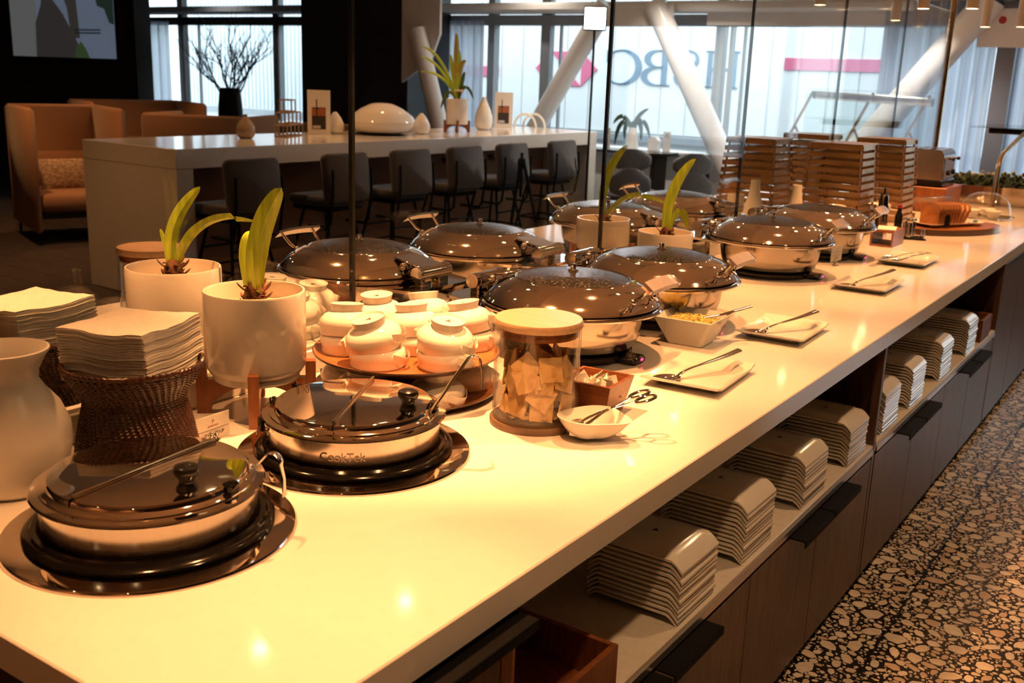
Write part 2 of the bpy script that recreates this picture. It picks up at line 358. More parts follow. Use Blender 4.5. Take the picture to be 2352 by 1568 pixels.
def text_mb(txt, size, depth=0.0006, shear=0.0, mx=None, spacing=1.0):
    cu = bpy.data.curves.new('lettering', 'FONT'); cu.body = txt; cu.size = size; cu.extrude = depth / 2
    cu.align_x = 'CENTER'; cu.align_y = 'CENTER'; cu.resolution_u = 3; cu.space_character = spacing; cu.shear = shear
    o = bpy.data.objects.new('lettering', cu); COL.objects.link(o)
    bpy.context.view_layer.update()
    me = o.evaluated_get(bpy.context.evaluated_depsgraph_get()).to_mesh()
    mb = MB(); mb.add([v.co.copy() for v in me.vertices], [tuple(p.vertices) for p in me.polygons], mx)
    o.evaluated_get(bpy.context.evaluated_depsgraph_get()).to_mesh_clear()
    bpy.data.objects.remove(o); bpy.data.curves.remove(cu)
    return mb

# ------------------------------------------------------------------ room shell
WY = 11.0                                        # window wall
fl = struct('floor', MB().box((-6.5, 5.0, -0.06), (21, 24, 0.10)), 'floor_base')
struct('ceiling', MB().box((-7.0, 4.2, CEIL + 0.05), (20, 14.0, 0.10)), 'ceiling_paint')
struct('wall_right', MB().box((2.6, 4.2, 1.45), (0.2, 14.0, 3.0)), 'wall_brown')
struct('wall_back', MB().box((-7.0, -2.75, 1.45), (20, 0.2, 3.0)), 'back_panelling')
struct('wall_left', MB().box((-16.9, 4.2, 1.45), (0.2, 14.0, 3.0)), 'black_wall')
# black partition carrying the television
struct('wall_partition', MB().box((-14.42, 8.9, 1.45), (4.74, 0.25, 3.0)), 'black_wall')
# window wall: parapet with sill, header, mullions, panes
pw = struct('wall_window', MB().box((-7.0, WY + 0.06, 0.41), (20, 0.24, 0.82)), 'wall_white')
struct('trim_1', MB().box((-7.0, WY - 0.05, 0.835), (20, 0.34, 0.03), 0.004), 'wall_white')
struct('trim_2', MB().box((-12.9, WY + 0.02, 2.28), (7.6, 0.16, 0.12)), 'mullion_dark')
struct('trim_7', MB().box((-13.0, WY - 0.1, 2.43), (7.6, 0.42, 0.10), 0.02), 'grey_panel')
struct('trim_3', MB().box((-6.5, WY + 0.02, 2.29), (5.4, 0.16, 0.12)), 'mullion')
struct('trim_4', MB().box((-6.0, WY - 0.12, 2.42), (6.6, 0.46, 0.11), 0.03), 'truss_white')
struct('trim_5', MB().box((-1.2, WY + 0.0, 2.34), (7.4, 0.3, 0.22)), 'wall_white')
struct('ceiling_soffit', MB().box((-0.575, 4.15, SOFF + 0.24), (6.15, 13.7, 0.48)), 'ceiling_paint')
struct('wall_header', MB().box((-7.0, WY + 0.10, 2.84), (20, 0.12, 0.25)), 'wall_white')
bays = [(-16.8, -13.98), (-13.86, -11.83), (-11.70, -11.20), (-9.3, -7.93), (-7.87, -7.13), (-7.0, -4.84), (-4.64, -3.0), (-2.94, -1.85), (-1.75, 0.4), (0.5, 2.4)]
for i, (a, b) in enumerate(bays):
    o = bpy.data.objects.new('window_%d' % (i + 1), None); COL.objects.link(o); o['kind'] = 'structure'; o.location = ((a + b) / 2, WY + 0.06, 0.85)
    w = b - a
    dk = i in (0, 1, 2)
    z1 = 2.24 if i < 7 else 2.24
    obj('pane', MB().box((0, 0, (z1 - 0.85) / 2), (w, 0.012, z1 - 0.85)), 'window_glass', o, smooth=False)
    obj('transom_pane', MB().box((0, 0, 1.745), (w, 0.012, 0.25)), 'window_glass', o, smooth=False)
    fm = 'mullion_dark' if i == 1 else 'mullion'
    obj('window_frame', MB().box((w / 2 + (0.04 if i < 3 else 0.055), -0.03, 0.9), (0.07 if i < 3 else 0.10, 0.12, 1.9)).box((-w / 2 - 0.015, -0.03, 0.9), (0.03, 0.10, 1.9)), fm, o, smooth=False)
    if i in (1, 5, 6):
        obj('glazing_bar', MB().box((-w / 2 + (0.30 if i == 1 else 0.12), -0.01, 0.70), (0.022, 0.05, 1.4)), 'mullion', o, smooth=False)
# curtains, each panel hanging in folds
def curtain(x0, x1, y, z0, z1, m, label, folds, amp=0.05):
    n = folds * 6
    def fn(u, v):
        x = x0 + (x1 - x0) * u
        return (x, y + amp * math.sin(u * folds * 2 * PI) * (0.7 + 0.3 * math.sin(u * 17)), z0 + (z1 - z0) * v)
    return tag(obj('curtain', MB().grid(fn, n, 4), m), label, 'curtain', 'curtains along the window wall')
curtain(-15.6, -14.02, WY - 0.16, 0.02, 2.27, 'sheer', 'pale sheer curtain hanging right of the television wall', 9)
curtain(-8.60, -7.89, WY - 0.16, 0.86, 2.28, 'sheer', 'pale sheer curtain behind the spiky plant on the bar table', 7)
curtain(-9.25, -8.62, WY - 0.12, 0.86, 2.28, 'sheer_dark', 'dark blue curtain under the grey angled bracket', 6)
curtain(-2.98, -1.93, WY - 0.20, 0.02, 2.45, 'sheer', 'long sheer curtain behind the brass pole and diagonal column', 9, 0.06)
curtain(-1.74, -0.2, WY - 0.18, 0.02, 2.24, 'sheer', 'sheer curtain at the right edge beyond the grey strip', 10, 0.06)
struct('trim_6', MB().box((-1.835, WY - 0.2, 1.15), (0.16, 0.10, 2.2)), 'grey_panel')
struct('wall_column', MB().box((-9.33, 10.42, 1.45), (1.82, 0.84, 3.0)), 'black_wall')
# diagonal white truss tubes with gusset plates
def strut(name, p0, p1, r, label):
    t = thing(name, label, 'column', p0)
    d = Vector(p1) - Vector(p0)
    obj('tube', MB().tube([(0, 0, 0), tuple(d)], r, 24), 'truss_white', t)
    return t
s1 = strut('diagonal_column', (-7.45, 9.85, 0.0), (-8.16, 9.85, 2.12), 0.105, 'grey diagonal tube column leaning left behind the potted bar plant')
obj('gusset_plate', MB().prism([(-1.0, 2.9), (-0.42, 2.9), (-0.42, 2.07), (-0.54, 1.80), (-0.78, 1.63), (-1.0, 1.50)], -0.02, 0.02, MX((0, 0.09, 0), rx=PI / 2)), 'truss_white', s1, smooth=False)
strut('diagonal_column', (-7.55, 10.6, 0.0), (-6.02, 10.6, 2.45), 0.115, 'white diagonal tube column leaning right beside the red triangle logo')
s3 = strut('diagonal_column', (-3.98, 10.6, 0.0), (-5.42, 10.6, 2.45), 0.125, 'white diagonal tube column crossing the blue outdoor letters')
obj('gusset_plate', MB().box((-1.76, 0.02, 2.32), (1.10, 0.04, 0.24), 0.01), 'truss_white', s3, smooth=False)
s4 = strut('diagonal_column', (-3.75, 10.55, 0.0), (-1.98, 10.55, 2.46), 0.135, 'thick white diagonal column behind the brass pole')
obj('gusset_plate', MB().box((1.95, 0.1, 2.20), (0.55, 0.05, 0.34)), 'truss_white', s4, smooth=False)

# ------------------------------------------------------------------ outside: glazed boarding bridge with mirrored lettering
struct('ground_outside', MB().box((-8, 30, -0.7), (90, 37.6, 0.1)), 'apron')
BY = 15.0
jb = thing('boarding_bridge', 'white ribbed boarding bridge outside the windows with mirrored blue letters', 'building', (0, BY, 0))
obj('bridge_body', MB().box((-8, 1.5, 1.7), (34, 2.8, 3.6)), 'bridge_panel', jb, smooth=False)
pf = mesh('rib', MB().box((0, 0, 0), (0.045, 0.05, 2.6)), 'bridge_rib', False)
x = -19.0
while x < -13.2:
    obj('rib', pf, None, jb, (x, 0.09, 2.1)); x += 0.115
pb = mesh('wall_panel', MB().box((0, 0, 0), (0.425, 0.03, 2.6), 0.008), 'bridge_panel', False)
x = -13.0
while x < 4:
    obj('wall_panel', pb, None, jb, (x, 0.085, 2.1)); x += 0.44
obj('rail', MB().box((-8, 0.03, 0.72), (34, 0.08, 0.10)), 'mullion', jb, smooth=False)
obj('rail', MB().box((-8, 0.03, 0.45), (34, 0.08, 0.05)), 'mullion', jb, smooth=False)
def ribbon(pts, ws, closed=False):
    """flat stroke of varying width in the xz plane, given a thickness towards the viewer"""
    n = len(pts); L = []; Q = []
    for i in range(n):
        a = pts[(i - 1) % n if closed else max(i - 1, 0)]; b = pts[(i + 1) % n if closed else min(i + 1, n - 1)]
        t = Vector((b[0] - a[0], b[1] - a[1])); t.normalize(); nn = Vector((-t.y, t.x))
        L.append((pts[i][0] + nn.x * ws[i] / 2, pts[i][1] + nn.y * ws[i] / 2)); Q.append((pts[i][0] - nn.x * ws[i] / 2, pts[i][1] - nn.y * ws[i] / 2))
    vs = []; fs = []
    for (lx, lz), (qx, qz) in zip(L, Q): vs += [(lx, 0, lz), (qx, 0, qz), (lx, 0.02, lz), (qx, 0.02, qz)]
    for i in range(n if closed else n - 1):
        a, b = 4 * i, 4 * ((i + 1) % n)
        fs += [(a, a + 1, b + 1, b), (a + 2, b + 2, b + 3, a + 3), (a, b, b + 2, a + 2), (a + 1, a + 3, b + 3, b + 1)]
    return MB().add(vs, fs)
def rects(rs):
    mb = MB()
    for x0, x1, z0, z1 in rs: mb.box(((x0 + x1) / 2, 0.01, (z0 + z1) / 2), (x1 - x0, 0.02, z1 - z0))
    return mb
def letter(ch):
    if ch == 'H': return rects([(0.06, 0.16, 0, 1), (0.62, 0.72, 0, 1), (0.16, 0.62, 0.48, 0.54), (0, 0.22, 0, 0.04), (0, 0.22, 0.96, 1), (0.56, 0.78, 0, 0.04), (0.56, 0.78, 0.96, 1)])
    if ch == 'B':
        mb = rects([(0.08, 0.20, 0, 1), (0, 0.30, 0, 0.04), (0, 0.30, 0.96, 1)])
        for cz, rz, rx in ((0.755, 0.225, 0.24), (0.265, 0.245, 0.30)):
            p = []; w = []
            for i in range(17):
                a = PI / 2 - PI * i / 16; p.append((0.30 + rx * math.cos(a), cz + rz * math.sin(a))); w.append(0.035 + 0.10 * max(0, math.cos(a)))
            r = ribbon([(0.16, cz + rz)] + p + [(0.16, cz - rz)], [0.035] + w + [0.035]); mb.add(r.v, r.f)
        return mb
    if ch == 'C':
        p = []; w = []
        for i in range(33):
            a = R(38) + R(284) * i / 32; p.append((0.45 + 0.40 * math.cos(a), 0.5 + 0.48 * math.sin(a))); w.append(0.03 + 0.11 * max(0, -math.cos(a)))
        mb = ribbon(p, w); r = rects([(0.74, 0.785, 0.62, 0.97)]); mb.add(r.v, r.f); return mb
    p = bez((0.60, 0, 0.80), (0.55, 0, 1.06), (0.12, 0, 1.06), (0.12, 0, 0.76), 10) + bez((0.12, 0, 0.76), (0.12, 0, 0.48), (0.64, 0, 0.56), (0.64, 0, 0.25), 12)[1:] + bez((0.64, 0, 0.25), (0.64, 0, -0.08), (0.12, 0, -0.06), (0.08, 0, 0.24), 10)[1:]
    n = len(p); w = [0.035 + 0.10 * math.exp(-((i / (n - 1) - 0.5) / 0.20) ** 2) for i in range(n)]
    mb = ribbon([(q.x, q.z) for q in p], w); r = rects([(0.58, 0.62, 0.70, 0.98), (0.06, 0.10, 0.02, 0.32)]); mb.add(r.v, r.f); return mb
LH = 0.545
for ch, x0, x1 in (('C', -8.50, -7.87), ('B', -7.83, -7.35), ('S', -7.30, -6.82), ('H', -6.77, -6.22)):
    mb = letter(ch); wch = {'C': 0.80, 'B': 0.63, 'S': 0.70, 'H': 0.78}[ch]
    k = (x1 - x0) / wch
    mb.v = [(x1 - vx * k, vy - 0.02, 1.55 + vz * LH) for vx, vy, vz in mb.v]      # read from behind: mirrored
    mb.f = [tuple(reversed(q)) for q in mb.f]
    o = obj('letter', mb, 'letter_blue', jb, smooth=False); o.location = (0, 0.065, 0); o['label'] = 'mirrored blue serif letter ' + ch
lx, lz, a, b = -9.26, 1.77, 0.30, 0.275
for tri in (((-2 * a, 0), (-a, b), (-a, -b)), ((2 * a, 0), (a, -b), (a, b)), ((-a, b), (a, b), (0, 0)), ((-a, -b), (0, 0), (a, -b))):
    obj('logo_triangle', MB().prism([(lx + p, lz + q) for p, q in tri], -0.01, 0.01, MX((0, 0.055, 0), rx=PI / 2)), 'logo_red', jb, smooth=False)
obj('red_stripe', MB().box((-4.82, 0.055, 1.93), (1.40, 0.02, 0.17)), 'logo_red', jb, smooth=False)
obj('red_stripe', MB().box((-11.4, 0.055, 1.69), (1.55, 0.02, 0.17)), 'logo_red', jb, smooth=False)

# ------------------------------------------------------------------ floors
# terrazzo slabs along the aisle, set with individual stone chips
JX = -0.613
slab_rows = [-1.6 + 1.2 * i for i in range(10)]
for x0, x1 in ((-1.81, JX), (JX, 0.587), (0.587, 1.787), (1.787, 2.5)):
    me = mesh('terrazzo_slab', MB().box((0, 0, -0.005), (x1 - x0 - 0.004, 1.196, 0.010), 0.0008), 'terrazzo_black', False)
    for y in slab_rows: obj('terrazzo_slab', me, None, fl, ((x0 + x1) / 2, y + 0.6, 0.0))
chip_cols = [mat('chip_%d' % i, c, tuple(k * 0.86 for k in c), rough=0.16, scale=30) for i, c in enumerate(((0.76, 0.66, 0.52), (0.84, 0.75, 0.62), (0.62, 0.48, 0.36), (0.74, 0.66, 0.56)))]
rng = random.Random(3)
def chip_poly(r):
    n = rng.choice((6, 7, 8, 9)); st = rng.uniform(1.0, 1.9); rot = rng.uniform(0, PI); ph = rng.uniform(0, 6)
    pts = []
    for i in range(n):
        a = 2 * PI * (i + rng.uniform(-0.25, 0.25)) / n
        rr = r * rng.uniform(0.82, 1.05)
        x, y = rr * math.cos(a), rr * math.sin(a) / st
        pts.append((x * math.cos(rot) - y * math.sin(rot), x * math.sin(rot) + y * math.cos(rot)))
    return pts, st, rot
X0, X1, Y0, Y1 = -0.90, 0.05, 2.30, 7.6
cells = {}; CS = 0.05; chips = []
def try_chip(r, gap):
    x, y = rng.uniform(X0, X1), rng.uniform(Y0, Y1)
    if abs(x - JX) < r * 0.60 + 0.001: return
    pts, st, rot = chip_poly(r)
    # three discs along the long axis stand for the outline
    ds = []
    mr = r / st
    for k in (-1, 0, 1):
        d = (r - mr) * 0.8 * k
        ds.append((x + d * math.cos(rot), y + d * math.sin(rot), mr * 0.95 if k == 0 else mr * 0.8))
    for dx, dy, dr in ds:
        ci, cj = int(dx / CS), int(dy / CS)
        for i in (ci - 1, ci, ci + 1):
            for j in (cj - 1, cj, cj + 1):
                for ex, ey, er in cells.get((i, j), ()):
                    if (ex - dx) ** 2 + (ey - dy) ** 2 < (er + dr + gap) ** 2: return
    for d in ds: cells.setdefault((int(d[0] / CS), int(d[1] / CS)), []).append(d)
    chips.append((r, x, y, pts))
for r, tries, gap in ((0.034, 600, 0.004), (0.025, 2000, 0.003), (0.017, 6000, 0.002), (0.011, 16000, 0.0014), (0.0068, 34000, 0.001), (0.0042, 34000, 0.0008)):
    for _ in range(tries): try_chip(r * rng.uniform(0.82, 1.2), gap)
def shown(c):                                    # apparent size from where one stands in the aisle
    return c[0] / math.hypot(c[1], c[2]) if (c[1] > -0.80 and c[1] < -0.05 + 0.0 * c[2]) else 0
chips.sort(key=shown, reverse=True)
def chip_mb(mb, c, off=True):
    ox, oy = (c[1], c[2]) if off else (0, 0)
    n = len(c[3])
    vs = [(ox + px * 1.0, oy + py * 1.0, 0.0) for px, py in c[3]] + [(ox + px * 0.95, oy + py * 0.95, 0.0007) for px, py in c[3]]
    area = sum(c[3][i][0] * c[3][(i + 1) % n][1] - c[3][(i + 1) % n][0] * c[3][i][1] for i in range(n))
    mb.add(vs, [tuple(range(n, 2 * n))] + [(i, (i + 1) % n, n + (i + 1) % n, n + i) for i in range(n)])
for c in chips[:300]:
    mb = MB(); chip_mb(mb, c, False)
    obj('stone_chip', mb, rng.choice(chip_cols), fl, (c[1], c[2], 0.0002), smooth=False)
for k in range(4):
    mb = MB()
    for c in chips[300 + k::4]: chip_mb(mb, c)
    o = obj('small_stone_chips', mb, chip_cols[k], fl, (0, 0, 0.0002), smooth=False); o['kind'] = 'stuff'
# beyond the modelled strip the chips are too small to tell apart: Voronoi pattern
def far_terrazzo():
    m, n, out = nt('terrazzo_far'); b = n.nodes.new('ShaderNodeBsdfPrincipled'); b.inputs['Roughness'].default_value = 0.18
    tc = n.nodes.new('ShaderNodeTexCoord'); vo = n.nodes.new('ShaderNodeTexVoronoi'); vo.feature = 'DISTANCE_TO_EDGE'; vo.inputs['Scale'].default_value = 28
    lk(n, tc.outputs['Object'], vo.inputs['Vector']); cr = n.nodes.new('ShaderNodeValToRGB')
    cr.color_ramp.elements[0].position = 0.10; cr.color_ramp.elements[1].position = 0.14
    cr.color_ramp.elements[0].color = (0.01, 0.009, 0.01, 1); cr.color_ramp.elements[1].color = (0.6, 0.46, 0.33, 1)
    lk(n, vo.outputs['Distance'], cr.inputs[0]); lk(n, cr.outputs[0], b.inputs['Base Color']); lk(n, b.outputs[0], out.inputs[0]); return m
M['terrazzo_far'] = far_terrazzo()
for nm, c, d in (('terrazzo_paving', (0.35, 9.3, 0.0005), (4.3, 3.38, 0.001)), ('terrazzo_paving', (1.3, 3.0, 0.0005), (2.4, 9.0, 0.001)), ('terrazzo_paving', (-0.9, 0.25, 0.0005), (2.0, 3.6, 0.001))):
    obj(nm, MB().box(c, d), 'terrazzo_far', fl, smooth=False)
# carpet planks under the lounge and stools
pl = mesh('carpet_plank', MB().box((0, 0, -0.004), (1.495, 0.245, 0.010), 0.002), 'carpet', False)
for j in range(34):
    for i in range(6):
        o = obj('carpet_plank', pl, None, fl, (-3.6 - 1.5 * i - 0.5 * (j % 3), 1.6 + 0.25 * j, 0.0))

# ------------------------------------------------------------------ buffet counter
XE, XF, CT = -0.76, -2.75, 0.90                   # customer edges, top
wt = thing('buffet_worktop', 'long cream quartz buffet worktop with thick front edge', 'counter', (0, 0, 0))
obj('slab', MB().box(((XE + XF) / 2, 4.86, 0.8725), (XE - XF, 8.48, 0.055), 0.003), 'quartz', wt)
obj('centre_curb', MB().box((-1.750, 4.88, 0.9295), (0.010, 8.3, 0.059), 0.002).box((-1.7905, 4.88, 0.9295), (0.019, 8.3, 0.059), 0.002).box((-1.768, 4.88, 0.915), (0.03, 8.3, 0.03)), 'quartz', wt)
gs = thing('glass_screen', 'tall clear glass screen standing along the middle of the buffet', 'glass screen', (-1.768, 0, 0.93))
ys = [0.64, 1.89, 3.156, 4.39, 5.66, 6.865, 8.08]
for a, b in zip(ys[:-1], ys[1:]):
    p = obj('glass_pane', MB().box((0, (a + b) / 2, 0.62), (0.012, b - a - 0.008, 1.24)), 'glass', gs, smooth=False)
for y in ys[1:-1]:
    obj('joint_strip', MB().box((0, y, 0.62), (0.0125, 0.010, 1.24)), 'glass_edge', gs, smooth=False)
pole = thing('brass_pole', 'slim brass pole rising from the far end of the glass screen', 'pole', (-1.768, 8.10, 0.9))
obj('shaft', MB().tube([(0, 0, 0.06), (0, 0, 2.05)], 0.021, 20), 'brass', pole)
obj('collar', MB().lathe([(0.0, 0.06), (0.045, 0.06), (0.045, 0.07), (0.024, 0.085), (0.0, 0.085)], 24), 'brass', pole)

# base cabinets (customer side), one thing each
XC = -0.775
def handle(par, y0, y1, z):
    h = obj('handle', MB().box((XC + 0.022, (y0 + y1) / 2, z), (0.048, y1 - y0, 0.005), 0.0015).box((XC + 0.044, (y0 + y1) / 2, z - 0.008), (0.004, y1 - y0, 0.018), 0.001), 'black_metal', par, smooth=False)
    return h
def door(par, y0, y1, z0, z1, hy=None):
    d = obj('door', MB().box((XC - 0.009, (y0 + y1) / 2, (z0 + z1) / 2), (0.018, y1 - y0 - 0.004, z1 - z0), 0.0012), 'walnut', par, smooth=False)
    if hy: 
        h = handle(d, hy[0], hy[1], z1 + 0.004)
    return d
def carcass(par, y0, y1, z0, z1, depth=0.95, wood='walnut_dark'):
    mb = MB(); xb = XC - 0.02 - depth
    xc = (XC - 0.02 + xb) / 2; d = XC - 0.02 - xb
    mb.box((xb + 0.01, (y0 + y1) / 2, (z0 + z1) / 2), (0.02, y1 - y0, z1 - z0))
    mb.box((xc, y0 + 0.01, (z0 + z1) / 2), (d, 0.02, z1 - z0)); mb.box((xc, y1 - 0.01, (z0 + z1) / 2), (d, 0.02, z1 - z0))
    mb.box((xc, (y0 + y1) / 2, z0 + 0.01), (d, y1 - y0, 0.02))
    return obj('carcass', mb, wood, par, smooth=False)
ZB, ZS = 0.035, 0.475                             # door bottom, underside of open shelf
c0 = thing('base_cabinet', 'dark walnut end cabinet with full height door under the near counter corner', 'cabinet', (0, 0, 0), group='base cabinets under the buffet')
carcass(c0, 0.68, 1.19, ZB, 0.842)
door(c0, 0.68, 1.152, ZB, 0.828, (0.93, 1.183))
obj('stile', MB().box((XC - 0.012, 1.171, 0.44), (0.024, 0.036, 0.80)), 'teak', c0, smooth=False)
obj('end_panel', MB().box((-1.76, 0.668, 0.44), (1.95, 0.02, 0.80)), 'walnut_dark', c0, smooth=False)
def niche_cabinet(y0, y1, label, cuts, hands):
    c = thing('base_cabinet', label, 'cabinet', (0, 0, 0), group='base cabinets under the buffet')
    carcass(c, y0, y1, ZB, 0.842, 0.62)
    obj('open_shelf', MB().box((XC - 0.30, (y0 + y1) / 2, ZS + 0.017), (0.60, y1 - y0 - 0.044, 0.032), 0.002), 'quartz_matte', c)
    obj('shelf_edging', MB().box((XC + 0.001, (y0 + y1) / 2, ZS + 0.010), (0.003, y1 - y0 - 0.044, 0.018)), 'aluminium', c, smooth=False)
    obj('divider_edge', MB().box((XC - 0.012, y1 - 0.012, 0.44), (0.026, 0.024, 0.80)), 'walnut', c, smooth=False)
    for (a, b), h in zip(cuts, hands): door(c, a, b, ZB, ZS - 0.012, h)
    return c
niche_cabinet(1.19, 3.275, 'walnut cabinet with open shelf of plate stacks nearest the camera', [(1.20, 1.705), (1.705, 2.222), (2.222, 2.735), (2.735, 3.25)],
              [(1.455, 1.70), (1.71, 1.955), (2.49, 2.73), (2.74, 2.985)])
niche_cabinet(3.275, 5.36, 'walnut cabinet with open shelf holding plate stacks and a wooden box further along', [(3.29, 3.795), (3.795, 4.30), (4.30, 4.80), (4.80, 5.33)],
              [(3.56, 3.79), (3.80, 4.04), (4.56, 4.795), (4.805, 5.05)])
c3 = thing('base_cabinet', 'walnut cabinet with full height doors at the far end of the buffet', 'cabinet', (0, 0, 0), group='base cabinets under the buffet')
carcass(c3, 5.36, 9.0, ZB, 0.842)
for i in range(7): door(c3, 5.37 + 0.515 * i, 5.37 + 0.515 * (i + 1), ZB, 0.828)
pt = thing('toe_kick', 'dark recessed toe kick under the buffet cabinets', 'plinth', (0, 0, 0))
obj('board', MB().box((-1.76, 4.85, 0.0175), (1.85, 8.25, 0.034)), 'black_metal', pt, smooth=False)
c4 = thing('service_cabinet', 'dark cabinet carrying the far half of the buffet worktop', 'cabinet', (0, 0, 0))
obj('body', MB().box((-2.23, 4.85, 0.439), (0.93, 8.3, 0.806)), 'walnut_dark', c4, smooth=False)

# ------------------------------------------------------------------ soup kettles
def make_kettle():
    t = thing('soup_kettle', 'x', 'soup kettle')
    obj('trim_ring', MB().lathe([(0.172, 0.002), (0.172, 0.012), (0.180, 0.0125), (0.216, 0.0085), (0.2235, 0.0075), (0.226, 0.004), (0.226, 0.0)], 96), 'mirror_steel', t)
    obj('gasket', MB().lathe([(0.163, 0.010), (0.163, 0.022), (0.169, 0.027), (0.1765, 0.027), (0.180, 0.023), (0.186, 0.022), (0.191, 0.017), (0.191, 0.0125)], 96), 'black_rubber', t)
    obj('pot_body', MB().lathe([(0.0, 0.004), (0.160, 0.004), (0.1625, 0.012), (0.1655, 0.070), (0.1665, 0.078)], 96), 'brushed', t)
    obj('pot_rim', MB().lathe([(0.160, 0.076), (0.168, 0.077), (0.1755, 0.079), (0.1775, 0.082), (0.1755, 0.085), (0.166, 0.087), (0.158, 0.0875)], 96), 'mirror_steel', t)
    obj('stud', MB().ball((0.1655 * math.cos(R(117)), 0.1655 * math.sin(R(117)), 0.062), 0.005, 10), 'chrome', t)
    lid = obj('lid', MB().lathe([(0.163, 0.087), (0.1625, 0.0895), (0.155, 0.092), (0.1525, 0.094), (0.1515, 0.1005), (0.149, 0.1035), (0.144, 0.1045), (0.0, 0.1062)], 96), 'mirror_steel', t)
    obj('hinge_rod', MB().tube([(-0.146, 0, 0.1075), (0.146, 0, 0.1075)], 0.0034, 10), 'steel', lid)
    obj('lid_seam', MB().box((0.1475, 0, 0.097), (0.011, 0.0016, 0.016)).box((-0.1475, 0, 0.097), (0.011, 0.0016, 0.016)), 'black_rubber', lid, smooth=False)
    k = MB().lathe([(0.0, 0.104), (0.0165, 0.104), (0.0165, 0.108), (0.0125, 0.115), (0.0125, 0.121), (0.0185, 0.129), (0.0205, 0.135), (0.0185, 0.141), (0.010, 0.1445), (0.0, 0.145)], 28, (-0.032, -0.112, 0))
    obj('knob', k, 'black_plastic', lid)
    obj('ladle_notch', MB().box((0.018, -0.150, 0.0975), (0.026, 0.020, 0.018), 0.004, ), 'black_rubber', lid, smooth=False)
    return t
KG = 'drop-in soup kettles on the counter'
kt = make_kettle()
K1 = (-1.312, 0.938); K2 = (-1.305, 1.400)
# hinge rod runs along local x; the knob half faces the customer
k1 = place(kt, False, (K1[0], K1[1], CT), R(97), 'nearest soup kettle, its lid mirroring the wicker basket, at the near counter end', KG)
k2 = place(kt, True, (K2[0], K2[1], CT), R(118), 'second soup kettle, with raised lettering on its side, beside the bowl tray', KG)
tm = text_mb('CookTek', 0.022, 0.001)
mid = R(-55 - 118)
tm.v = [(0.1662 * math.cos(mid + p[0] / 0.1662), 0.1662 * math.sin(mid + p[0] / 0.1662), 0.048 + p[1] + 0) for p in tm.v]
tm2 = MB(); tm2.add(tm.v, tm.f)
obj('lettering', tm2, 'steel', k2, smooth=False)
def ladle(loc, az, lean, h, label, hook):
    """flat steel ladle handle leaning out of a kettle, ending in a hook"""
    t = thing('ladle', label, 'ladle', loc, az, 'ladles standing in the soup kettles')
    top = Vector((math.sin(lean) * h, 0, math.cos(lean) * h))
    r = hook
    pts = [Vector((0, 0, 0)) * 1.0 + top * (i / 6) for i in range(7)]
    d = top.normalized(); ctr = top + Vector((d.z, 0, -d.x)) * r
    for i in range(1, 11):
        a = PI - lean * 0 - i * (PI * 0.86) / 10
        e1 = Vector((-d.z, 0, d.x)); pts.append(ctr + e1 * (r * math.cos(PI - a)) + d * (r * math.sin(PI - a)))
    last = pts[-1]; pts += [last + Vector((0.004, 0, -0.02)), last + Vector((0.005, 0, -0.048))]
    obj('handle', MB().tube(pts, 0.0065, 10, flat=(1.0, 0.22, (0, 0, 1))), 'chrome', t)
    obj('stem', MB().tube([(0, 0, 0.02), (-0.03, 0, -0.05)], 0.003, 8), 'chrome', t)
    return t
ladle((-1.160, 0.975, CT + 0.094), R(16), R(42), 0.090, 'short steel ladle with hooked end in the nearest kettle', 0.014)
ladle((-1.164, 1.455, CT + 0.094), R(62), R(38), 0.125, 'long steel ladle with hooked end in the second kettle', 0.016)
# binder clips on the second kettle's rim
def clip(loc, rz, rx, label):
    t = thing('binder_clip', label, 'clip', loc, rz, 'binder clips')
    obj('clip_body', MB().prism([(-0.007, 0), (0.007, 0), (0.002, 0.014), (-0.002, 0.014)], -0.013, 0.013, MX((0, 0, 0), rx=PI / 2)), 'black_metal', t, smooth=False)
    w = [(-0.008, 0, 0.012), (-0.004, 0, 0.022), (-0.004, 0, 0.033), (-0.007, 0, 0.038), (0, 0, 0.042), (0.007, 0, 0.038), (0.004, 0, 0.033), (0.004, 0, 0.022), (0.008, 0, 0.012)]
    for s in (-1, 1): obj('wire_arm', MB().tube([(s * 0.001 + q[2] * 0.25 * s, q[0], q[2]) for q in w], 0.0009, 6), 'chrome', t)
    t.rotation_euler = (rx, 0, rz); return t
clip((-1.455, 1.330, CT + 0.082), R(60), R(62), 'binder clip on the rim of the second kettle, nearer the wooden stand leg')
clip((-1.470, 1.405, CT + 0.090), R(70), R(55), 'binder clip on the rim of the second kettle, pointing up beside the pot stand')
clip((-1.440, 1.285, CT + 0.060), R(50), R(105), 'lowest binder clip hanging below the second kettle rim')

